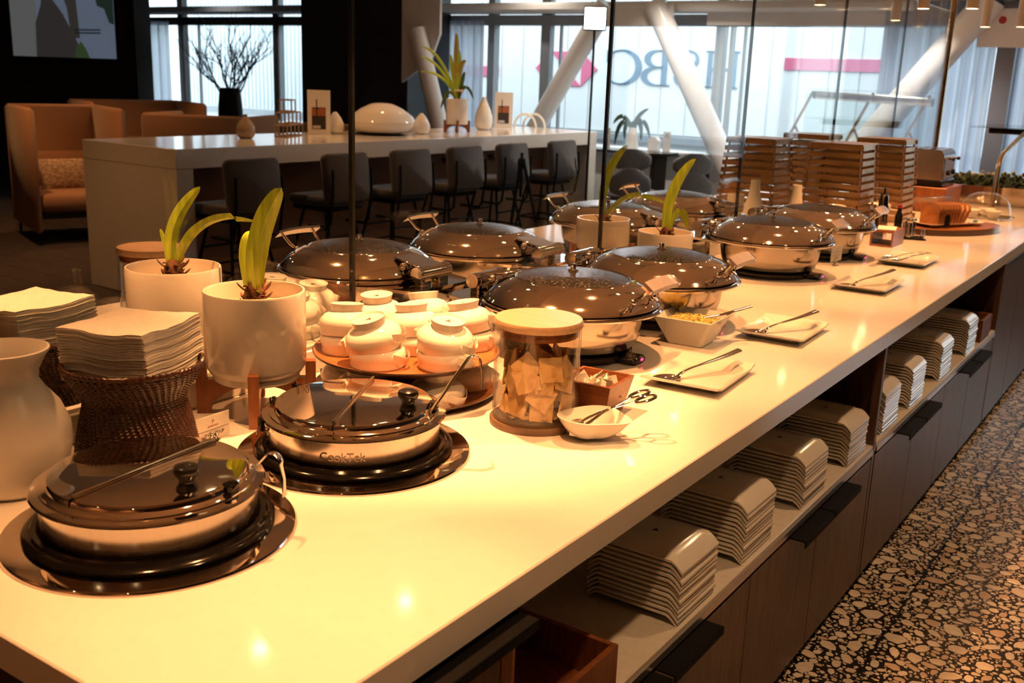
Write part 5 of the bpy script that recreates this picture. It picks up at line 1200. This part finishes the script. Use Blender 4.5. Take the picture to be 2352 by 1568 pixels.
# ------------------------------------------------------------------ bar table with waterfall ends
BA = R(-1.3); BO = (-5.777, 4.473); BW, BL, BH = 1.085, 5.43, 1.07
bt = thing('bar_table', 'long pale quartz bar table with waterfall ends', 'table', (BO[0], BO[1], 0), BA)
def bl(x, y, z=0):                                 # bar local (x to the left of the front edge, y along) -> world
    c, s = math.cos(BA), math.sin(BA); return (BO[0] + c * x - s * y, BO[1] + s * x + c * y, z)
obj('table_top', MB().box((-BW / 2, BL / 2, BH - 0.0675), (BW, BL, 0.135), 0.004), 'bar_quartz', bt)
obj('end_panel', MB().box((-BW / 2, 0.068, (BH - 0.137) / 2), (BW, 0.135, BH - 0.135)), 'bar_quartz', bt)
obj('end_panel', MB().box((-BW / 2, BL - 0.068, (BH - 0.137) / 2), (BW, 0.135, BH - 0.137), 0.004), 'bar_quartz', bt)
obj('spine_panel', MB().box((-0.62, BL / 2, (BH - 0.137) / 2), (0.05, BL - 0.28, BH - 0.14)), 'tan_fabric', bt, smooth=False)
for y in (0.42, 1.25, 2.0, 2.8, 3.55, 4.3, 4.9):
    obj('coat_hook', MB().tube([(-0.59, y - 0.025, 0.80), (-0.57, y - 0.025, 0.775), (-0.55, y - 0.025, 0.79)], 0.005, 6).tube([(-0.59, y + 0.025, 0.80), (-0.57, y + 0.025, 0.775), (-0.55, y + 0.025, 0.79)], 0.005, 6).box((-0.593, y, 0.81), (0.006, 0.08, 0.03)), 'black_metal', bt, smooth=False)

# ------------------------------------------------------------------ bar stools
def make_stool():
    t = thing('bar_stool', 'x', 'stool')
    def pad(w, h, d, mx):
        mb = MB(); rings = []
        def rr(a, b, r, z, n=4):
            o = []
            for q, (sx, sy) in enumerate(((1, 1), (-1, 1), (-1, -1), (1, -1))):
                for i in range(n + 1):
                    tt = q * PI / 2 + PI / 2 * i / n; o.append((sx * (a - r) + r * math.cos(tt), sy * (b - r) + r * math.sin(tt), z))
            return o
        for k, z in ((0.93, -d / 2), (0.985, -d / 2 + d * 0.15), (1.0, 0), (0.985, d / 2 - d * 0.15), (0.93, d / 2)): rings.append(rr(w / 2 * k, h / 2 * k, 0.045, z))
        L = loft(rings); mb.add(L.v, L.f, mx); return mb
    # local: +x towards the aisle (back of the stool), seat towards the bar
    b = pad(0.46, 0.37, 0.07, Matrix.Translation((0.22, 0, 0.830)) @ Matrix.Rotation(R(-7), 4, 'Y') @ Matrix.Rotation(PI / 2, 4, 'Z') @ Matrix.Rotation(PI / 2, 4, 'X'))
    b.v = [(x - 0.35 * y * y, y, z) for x, y, z in b.v]
    obj('backrest', b, 'charcoal_fabric', t, ang=60)
    obj('seat', pad(0.44, 0.43, 0.07, Matrix.Translation((0.0, 0, 0.655))), 'charcoal_fabric', t, ang=60)
    obj('seat_shell', MB().box((0, 0, 0.60), (0.38, 0.38, 0.04), 0.01), 'black_metal', t)
    for s in (-1, 1):
        obj('back_upright', MB().tube([(0.265, s * 0.20, 0.90), (0.27, s * 0.205, 0.72), (0.235, s * 0.20, 0.50), (0.20, s * 0.20, 0.47), (0.0, s * 0.20, 0.47)], 0.011, 8), 'black_metal', t)
        for q in (-1, 1):
            obj('leg', MB().tube([(q * 0.12, s * 0.13, 0.58), (q * 0.23, s * 0.225, 0.0)], 0.012, 8), 'black_metal', t)
    obj('footrest', MB().tube([(0.19, 0.19, 0.24), (-0.19, 0.19, 0.24), (-0.19, -0.19, 0.24), (0.19, -0.19, 0.24)], 0.010, 8, closed=True), 'black_metal', t)
    obj('stretcher', MB().tube([(0.16, -0.17, 0.38), (0.16, 0.17, 0.38)], 0.009, 8).tube([(-0.16, -0.17, 0.38), (-0.16, 0.17, 0.38)], 0.009, 8), 'black_metal', t)
    return t
st = make_stool()
nmz = ('at the near end, below the grey bottle vase', 'second along, behind the first glass joint', 'third along, below the large white pebble vase', 'fourth along, below the potted spiky plant', 'fifth along, with the tripod beside it', 'last along, at the far end of the table')
for i, y in enumerate((4.841, 5.756, 6.519, 7.253, 7.978, 8.86)):
    place(st, i > 0, (-5.64, y, 0.006), BA, 'charcoal upholstered bar stool ' + nmz[i], 'bar stools along the bar table')

# ------------------------------------------------------------------ things on the bar table
ZB2 = BH + 0.0005
tag(obj('round_vase', MB().lathe([(0, 0), (0.045, 0), (0.066, 0.020), (0.077, 0.060), (0.072, 0.095), (0.050, 0.130), (0.024, 0.158), (0.016, 0.175), (0.018, 0.186), (0.013, 0.187), (0.011, 0.17), (0, 0.15)], 48), 'grey_vase', None, (-6.409, 5.64, ZB2)), 'small taupe glazed bottle vase at the near end of the bar table', 'vase')
lt = thing('cube_lattice', 'open wooden cube lattice ornament stepped like a pyramid', 'ornament', (-6.47, 6.16, ZB2), R(118))
def edge_box(x, y, z, s, r=0.0045):
    c = [(x - s / 2, y - s / 2), (x + s / 2, y - s / 2), (x + s / 2, y + s / 2), (x - s / 2, y + s / 2)]
    mb = MB()
    for zz in (z + r, z + s - r): mb.tube([(p[0], p[1], zz) for p in c], r * 1.4, 4, closed=True)
    for p in c: mb.tube([(p[0], p[1], z), (p[0], p[1], z + s)], r * 1.4, 4)
    return mb
for lev, xs in enumerate(((-0.156, -0.052, 0.052, 0.156), (-0.104, 0.0, 0.104), (-0.03,))):
    for x in xs: obj('cube_frame', edge_box(x, 0, lev * 0.101, 0.10), 'lattice_wood', lt, smooth=False)
def tent(loc, rz, label, w=0.20, h=0.375):
    t = thing('table_tent', label, 'sign', loc, rz, 'picture stands on the bar table')
    obj('panel', MB().box((0, 0, h / 2), (0.006, w, h)), 'card', t, smooth=False)
    obj('photo_print', MB().box((0.0036, 0, h * 0.36), (0.0008, w * 0.62, h * 0.50)), 'print_dark', t, smooth=False)
    obj('photo_sky', MB().prism([(-w * 0.31, h * 0.42), (w * 0.31, h * 0.42), (w * 0.31, h * 0.56), (w * 0.12, h * 0.63), (-w * 0.05, h * 0.55), (-w * 0.31, h * 0.61)], 0.0, 0.0006, Matrix(((0, 0, 1, 0.0042), (1, 0, 0, 0), (0, 1, 0, 0), (0, 0, 0, 1)))), 'print_orange', t, smooth=False)
    obj('photo_tower', MB().box((0.0046, -w * 0.09, h * 0.58), (0.0006, w * 0.05, h * 0.42)), 'print_dark', t, smooth=False)
    obj('caption', MB().box((0.0046, -w * 0.10, h * 0.145), (0.0006, w * 0.34, h * 0.025)).box((0.0046, -w * 0.10, h * 0.18), (0.0006, w * 0.34, h * 0.025)), 'card', t, smooth=False)
    obj('foot', MB().box((0, 0, 0.004), (0.07, w, 0.008), 0.001), 'card', t, smooth=False)
    return t
tent((-6.573, 6.614, ZB2), R(-58), 'picture stand with a tower print behind the wooden lattice')
tent((-6.623, 9.50, ZB2), R(-58), 'picture stand with a tower print at the far end beside the bottle vase')
pear = mesh('pear_vase', MB().lathe([(0, 0), (0.045, 0), (0.068, 0.020), (0.080, 0.055), (0.076, 0.090), (0.055, 0.135), (0.034, 0.165), (0.020, 0.180), (0.014, 0.190), (0.008, 0.190), (0, 0.17)], 40), 'porcelain')
tag(obj('pear_vase', pear, None, None, (-6.559, 6.80, ZB2)), 'small white pear shaped vase beside the picture stand', 'vase', 'white pear vases')
tag(obj('pear_vase', pear, None, None, (-6.179, 7.543, ZB2)), 'small white pear shaped vase right of the large pebble vase', 'vase', 'white pear vases')
peb = mesh('pebble_vase', MB().lathe([(0, 0), (0.16, 0), (0.235, 0.020), (0.285, 0.070), (0.292, 0.105), (0.262, 0.160), (0.19, 0.215), (0.11, 0.252), (0.075, 0.262), (0.06, 0.262), (0.05, 0.25), (0, 0.24)], 64), 'porcelain')
pdm = mesh('dark_plate', MB().lathe([(0, 0), (0.19, 0), (0.235, 0.010), (0.237, 0.012), (0.0, 0.012)], 56), 'tray_dark')
for x, y, k, l in ((-6.300, 7.13, 1.0, 'front'), (-6.62, 7.62, 0.80, 'rear')):
    a = tag(obj('dark_plate', pdm, None, None, (x, y, ZB2)), 'dark round plate under the %s pebble vase' % l, 'plate'); a.scale = (k, k, 1)
    b = tag(obj('pebble_vase', peb, None, None, (x, y, ZB2 + 0.0125)), '%s large glossy white pebble shaped vase on the bar table' % l, 'vase', 'white pebble vases'); b.scale = (k, k, k)
plant_stand((-6.264, 8.191, ZB2), R(40), 'wooden cross stand under the spiky plant on the bar table', 0.10, 0.13)
bpx = thing('potted_spider_plant', 'white cylinder pot with tall spiky yellow-green leaves on the bar table', 'potted plant', (-6.264, 8.191, ZB2 + 0.0755))
obj('pot', MB().lathe([(0, 0), (0.104, 0), (0.108, 0.006), (0.110, 0.24), (0.106, 0.242), (0.100, 0.238), (0.098, 0.05), (0, 0.05)], 48), 'pot_glaze', bpx)
obj('soil', MB().lathe([(0.098, 0.20), (0, 0.215)], 30), 'soil', bpx)
obj('tie_band', MB().tube([(0.02 * math.cos(i), 0.02 * math.sin(i), 0.32) for i in [2 * PI * k / 16 for k in range(16)]], 0.010, 8, closed=True).ball((0.04, 0.02, 0.315), 0.018, 10), 'card', bpx)
for x3, z3, w, c1, c2, m in ((-0.02, 0.86, 0.020, (-0.02, 0.5), (0.0, 0.7), 'leaf_tip'), (-0.07, 0.66, 0.014, (-0.03, 0.45), (-0.06, 0.55), 'leaf'), (0.08, 0.60, 0.017, (0.0, 0.4), (0.02, 0.60), 'leaf_tip'), (-0.36, 0.72, 0.009, (-0.06, 0.45), (-0.20, 0.72), 'leaf'), (-0.37, 0.62, 0.008, (-0.06, 0.40), (-0.22, 0.64), 'leaf'), (-0.37, 0.48, 0.008, (-0.03, 0.36), (-0.20, 0.53), 'leaf'), (0.07, 0.50, 0.012, (0.05, 0.35), (0.05, 0.45), 'leaf_dark'), (-0.16, 0.14, 0.012, (-0.05, 0.36), (-0.10, 0.34), 'leaf_dark'), (0.16, 0.24, 0.010, (0.05, 0.40), (0.11, 0.40), 'leaf_dark'), (0.01, 0.70, 0.016, (0.01, 0.4), (0.03, 0.55), 'leaf')):
    obj('leaf', leaf_mb(al(0, 0.20), al(c1[0], c1[1]), al(c2[0], c2[1]), al(x3, z3), w * 1.6, 18, (0.3, 0.6), 0.4, RV), m, bpx)
tag(obj('bottle_vase', MB().lathe([(0, 0), (0.055, 0), (0.080, 0.020), (0.095, 0.080), (0.090, 0.140), (0.068, 0.210), (0.042, 0.265), (0.024, 0.305), (0.020, 0.330), (0.014, 0.331), (0, 0.31)], 44), 'porcelain', None, (-6.397, 8.818, ZB2)), 'tall white teardrop bottle vase right of the spiky plant', 'vase')
ar = thing('arch_ornament', 'white intersecting arches ornament at the far end of the bar table', 'ornament', (-6.42, 9.72, ZB2), R(35))
for s in (-1, 1):
    obj('arch', MB().tube([(0.12 * math.cos(PI * i / 16) + s * 0.05, s * 0.03, 0.15 * math.sin(PI * i / 16)) for i in range(17)], 0.013, 10), 'porcelain', ar)

# ------------------------------------------------------------------ photo tripod and lamp on a stand
tp = thing('camera_tripod', 'black folded tripod standing by the fifth bar stool', 'tripod', (-5.22, 7.80, 0.006), R(10))
for k in range(3):
    a = 2 * PI * k / 3 + 0.4
    obj('leg', MB().tube([(0.02 * math.cos(a), 0.02 * math.sin(a), 0.86), (0.13 * math.cos(a), 0.13 * math.sin(a), 0.42), (0.22 * math.cos(a), 0.22 * math.sin(a), 0.0)], [0.018, 0.015, 0.010], 8), 'black_metal', tp)
obj('column', MB().tube([(0, 0, 0.55), (0, 0, 0.95)], 0.014, 10), 'black_metal', tp); obj('hub', MB().lathe([(0, 0.82), (0.035, 0.82), (0.04, 0.86), (0.03, 0.90), (0, 0.90)], 20), 'black_metal', tp)
lsd = thing('light_stand', 'bright square lamp on a thin black stand near the far end of the bar', 'lamp', (-5.15, 8.86, 0.006))
obj('stand_pole', MB().tube([(0, 0, 0.05), (0, 0, 2.06)], 0.012, 10), 'black_metal', lsd)
for k in range(3):
    a = 2 * PI * k / 3; obj('stand_leg', MB().tube([(0, 0, 0.32), (0.26 * math.cos(a), 0.26 * math.sin(a), 0.0)], 0.008, 8), 'black_metal', lsd)
LM = Matrix.Translation((0, 0, 2.17)) @ Matrix.Rotation(R(-60), 4, 'Z')
hd = obj('lamp_head', MB().box((0, 0, 0), (0.06, 0.22, 0.22), 0.01, LM), 'black_metal', lsd)
obj('lamp_face', MB().box((0.032, 0, 0), (0.004, 0.19, 0.19), 0.001, LM), 'led_white', hd)

# ------------------------------------------------------------------ lounge seats
def pod(loc, rz, label, w, d, h, seat=True, cushion=False):
    t = thing('lounge_chair', label, 'armchair', loc, rz, 'tan high backed lounge seats')
    tk = 0.07
    # local: opening towards -y
    obj('back_panel', MB().box((0, d / 2 - tk / 2, h / 2 + 0.05), (w, tk, h - 0.10), 0.03), 'tan_fabric', t, ang=60)
    for s in (-1, 1): obj('side_panel', MB().box((s * (w / 2 - tk / 2), -tk / 2, h / 2 + 0.05), (tk, d - tk, h - 0.10), 0.03), 'tan_fabric', t, ang=60)
    obj('seat_cushion', MB().box((0, -0.02, 0.36), (w - 2 * tk - 0.01, d - tk - 0.04, 0.17), 0.04), 'tan_fabric', t, ang=60)
    obj('back_cushion', MB().box((0, d / 2 - tk - 0.065, 0.60), (w - 2 * tk - 0.01, 0.12, 0.34), 0.04), 'tan_fabric', t, ang=60)
    obj('seat_rail', MB().box((0, -0.02, 0.255), (w - 2 * tk, d - 0.12, 0.03)), 'black_metal', t, smooth=False)
    for sx in (-1, 1):
        for sy in (-1, 1): obj('leg', MB().tube([(sx * (w / 2 - 0.05), sy * (d / 2 - 0.06), 0.26), (sx * (w / 2 - 0.05), sy * (d / 2 - 0.06), 0.0)], 0.012, 8), 'black_metal', t)
    return t
pod((-8.93, 5.69, 0.006), R(70), 'tan high backed armchair with a patterned cushion at far left', 0.84, 1.0, 1.205)
cu = MB().grid(lambda u, v: ((u - 0.5) * 0.46, -0.055 * math.sin(PI * u) ** 0.6 * math.sin(PI * v) ** 0.6, (v - 0.5) * 0.28), 14, 10)
cu.add(*(lambda q: (q.v, q.f))(MB().grid(lambda u, v: ((u - 0.5) * 0.46, 0.055 * math.sin(PI * u) ** 0.6 * math.sin(PI * v) ** 0.6, (v - 0.5) * 0.28), 14, 10, flip=True)))
o = tag(obj('throw_cushion', cu, 'cushion_fabric', None, (-9.00, 5.71, 0.585)), 'light patterned cushion on the left armchair seat', 'cushion'); o.rotation_euler = (R(-14), 0, R(70))
pod((-10.40, 7.55, 0.006), R(70), 'tan high backed seat behind the left armchair', 1.3, 1.0, 1.19)
pod((-8.75, 7.25, 0.006), R(205), 'brown lounge seat with its back to the bar table', 1.15, 0.85, 1.13)
pod((-7.95, 8.75, 0.006), R(200), 'brown lounge seat behind the wooden lattice', 1.2, 0.85, 1.05)
dv = thing('branch_vase', 'tall dark vase of bare curly branches before the left window', 'vase', (-11.2, 9.6, 0.006))
obj('vase_body', MB().lathe([(0, 0), (0.12, 0), (0.15, 0.2), (0.17, 0.7), (0.16, 1.1), (0.135, 1.33), (0.12, 1.33), (0.12, 1.2), (0, 1.2)], 40), 'black_metal', dv)
g = random.Random(21)
def twig(p, d, L, r, depth, mb):
    pts = [p.copy()]; q = p.copy(); dd = d.copy(); nseg = 7
    for i in range(nseg):
        dd = (dd + Vector((g.uniform(-1, 1), g.uniform(-0.5, 0.5), g.uniform(-0.55, 0.75))) * 0.33).normalized()
        q = q + dd * (L / nseg); pts.append(q.copy())
        if depth > 0 and i in (1, 2, 3, 5): twig(q, (dd + Vector((g.uniform(-1, 1), g.uniform(-0.6, 0.6), g.uniform(-0.2, 0.7))) * 0.9).normalized(), L * g.uniform(0.45, 0.7), r * 0.6, depth - 1, mb)
    mb.tube(pts, [r * (1 - 0.75 * i / nseg) for i in range(nseg + 1)], 5)
for k in range(12):
    mb = MB(); a = -1.1 + 2.2 * k / 11
    twig(Vector((0.08 * a, g.uniform(-0.06, 0.06), 1.22)), Vector((a * 1.25, g.uniform(-0.3, 0.3), 0.95)).normalized(), g.uniform(0.60, 0.85), 0.013, 2, mb)
    obj('branch', mb, 'branch', dv)

# ------------------------------------------------------------------ television
tvt = thing('television', 'large screen on the black wall showing a castle ruin', 'television', (-13.62, 8.765, 1.62))
obj('casing', MB().box((0, 0, 0.60), (2.60, 0.05, 1.36), 0.008), 'black_plastic', tvt)
def scr(name, poly, col, k, yo):
    mt_ = M.get('scr_' + name) or glow_mat('scr_' + name, col, k); M['scr_' + name] = mt_
    obj('screen_' + name, MB().prism(poly, 0.0, 0.001, MX((0, yo, 0), rx=PI / 2)), mt_, tvt, smooth=False)
scr('sky', [(-1.25, 0.04), (1.20, 0.04), (1.20, 1.22), (-1.25, 1.22)], (0.30, 0.36, 0.50), 0.30, -0.0265)
scr('wall', [(-1.25, 0.04), (-0.6, 0.04), (-0.58, 0.75), (-0.75, 1.05), (-1.25, 1.22)], (0.30, 0.30, 0.30), 0.30, -0.028)
scr('castle', [(-0.65, 0.04), (0.45, 0.04), (0.35, 0.25), (0.05, 0.62), (-0.18, 0.82), (-0.22, 0.98), (-0.42, 0.98), (-0.46, 0.75), (-0.62, 0.5)], (0.055, 0.045, 0.045), 0.5, -0.0295)
scr('turret', [(0.22, 0.3), (0.42, 0.3), (0.36, 0.98), (0.10, 1.0), (0.08, 0.85), (0.16, 0.7)], (0.06, 0.05, 0.045), 0.5, -0.031)
scr('spire', [(-0.44, 0.98), (-0.20, 0.98), (-0.32, 1.16)], (0.05, 0.16, 0.15), 0.5, -0.0325)
scr('foliage', [(0.50, 1.22), (0.62, 0.95), (0.80, 0.88), (0.85, 0.72), (1.0, 0.68), (1.10, 0.5), (1.20, 0.48), (1.20, 1.22)], (0.025, 0.04, 0.03), 0.5, -0.034)
scr('bush', [(0.28, 0.04), (0.32, 0.18), (0.44, 0.26), (0.56, 0.14), (0.62, 0.04)], (0.05, 0.09, 0.03), 0.5, -0.0345)
for z in (0.36, 0.40): scr('caption', [(0.30, z), (0.90, z), (0.90, z + 0.02), (0.30, z + 0.02)], (0.03, 0.03, 0.04), 0.4, -0.0355)

# ------------------------------------------------------------------ seats and ledge by the windows
lg = thing('window_ledge', 'narrow dark topped ledge table under the window letters', 'table', (-5.95, 10.42, 0))
obj('ledge_top', MB().box((0, 0, 0.846), (1.9, 0.36, 0.03), 0.004), 'black_plastic', lg); obj('ledge_leg', MB().box((-0.8, 0, 0.415), (0.05, 0.30, 0.83)).box((0.8, 0, 0.415), (0.05, 0.30, 0.83)), 'black_metal', lg, smooth=False)
LZ = 0.8615
wp = thing('leafy_vase', 'white cone vase with dark drooping leaves on the window ledge', 'potted plant', (-5.50, 10.42, LZ))
obj('vase', MB().lathe([(0, 0), (0.075, 0), (0.078, 0.005), (0.045, 0.25), (0.040, 0.25), (0.040, 0.2), (0, 0.2)], 36), 'pot_glaze', wp)
for x3, z3, c2 in ((-0.19, 0.05, (-0.16, 0.40)), (-0.22, 0.28, (-0.12, 0.45)), (0.20, 0.14, (0.14, 0.42)), (0.10, 0.10, (0.12, 0.38)), (0.17, 0.46, (0.06, 0.40)), (-0.08, 0.10, (-0.10, 0.36)), (0.03, 0.12, (0.03, 0.36))):
    obj('leaf', leaf_mb(al(0, 0.22), al(x3 * 0.2, 0.33), al(c2[0], c2[1]), al(x3, z3), 0.026, 14, (0.2, 0.6), 0.4, RV), 'leaf_deep', wp)
def table_card(x, y, label):
    t = thing('standing_card', label, 'sign', (x, y, LZ), R(-25), 'cards on the window ledge')
    obj('panel', MB().box((0, 0, 0.115), (0.13, 0.004, 0.23)), 'card', t, smooth=False)
    obj('heading', MB().box((0, -0.0025, 0.195), (0.05, 0.0008, 0.012)).box((0.0, -0.0025, 0.172), (0.08, 0.0008, 0.006)), 'ink', t, smooth=False)
table_card(-5.82, 10.42, 'white card standing left of the leafy cone vase'); table_card(-5.07, 10.42, 'white card standing right of the leafy cone vase')
hs = thing('house_box', 'small white house shaped holder beside the leafy vase', 'holder', (-5.26, 10.50, LZ))
obj('house_body', MB().prism([(-0.06, 0), (0.06, 0), (0.06, 0.12), (0.03, 0.16), (-0.03, 0.16), (-0.06, 0.12)], -0.04, 0.04, MX(rx=PI / 2)), 'wall_white', hs, smooth=False)
def win_chair(loc, rz, label):
    t = thing('window_chair', label, 'chair', loc, rz, 'grey chairs by the window')
    def sh(w, h, z, x, cy):
        mb = MB().grid(lambda u, v: (x + 0.10 * (1 - math.cos((u - 0.5) * 2.0)) * -1 + 0.03 * (1 - (2 * v - 1) ** 2) * 0, (u - 0.5) * w * (1 - 0.30 * abs(2 * v - 1) ** 4), z + (v - 0.5) * h * (1 - 0.35 * abs(2 * u - 1) ** 4)), 14, 10, thick=(0.05, 0, 0)); return mb
    obj('headrest', sh(0.42, 0.24, 0.80, 0.25, 0), 'grey_fabric', t, ang=70)
    obj('backrest', sh(0.44, 0.34, 0.55, 0.27, 0), 'grey_fabric', t, ang=70)
    obj('seat', MB().box((0.0, 0, 0.42), (0.52, 0.50, 0.10), 0.04), 'grey_fabric', t, ang=60)
    for sx in (-1, 1):
        for sy in (-1, 1): obj('leg', MB().tube([(sx * 0.16, sy * 0.16, 0.38), (sx * 0.24, sy * 0.24, 0)], 0.012, 8), 'black_metal', t)
    return t
win_chair((-5.20, 9.92, 0.006), R(-70), 'grey shell chair by the window, left of its pair')
win_chair((-4.58, 9.88, 0.006), R(-40), 'grey shell chair by the window, right of its pair')
ol = thing('wall_outlet', 'black power outlet on the white wall under the window', 'outlet', (-4.80, WY - 0.061, 0.57))
obj('plate', MB().box((0, -0.003, 0), (0.075, 0.006, 0.12), 0.002), 'black_plastic', ol); obj('socket', MB().box((0, -0.007, 0.025), (0.035, 0.003, 0.03)).box((0, -0.007, -0.025), (0.035, 0.003, 0.03)), 'black_rubber', ol, smooth=False)
al_ = thing('fire_alarm', 'red wall alarm at the top right corner', 'alarm', (-1.88, 10.68, 2.27))
obj('alarm_body', MB().lathe([(0, 0), (0.075, 0), (0.08, 0.01), (0.07, 0.05), (0, 0.06)], 32, mx=MX(rx=PI / 2)), 'alarm_red', al_)
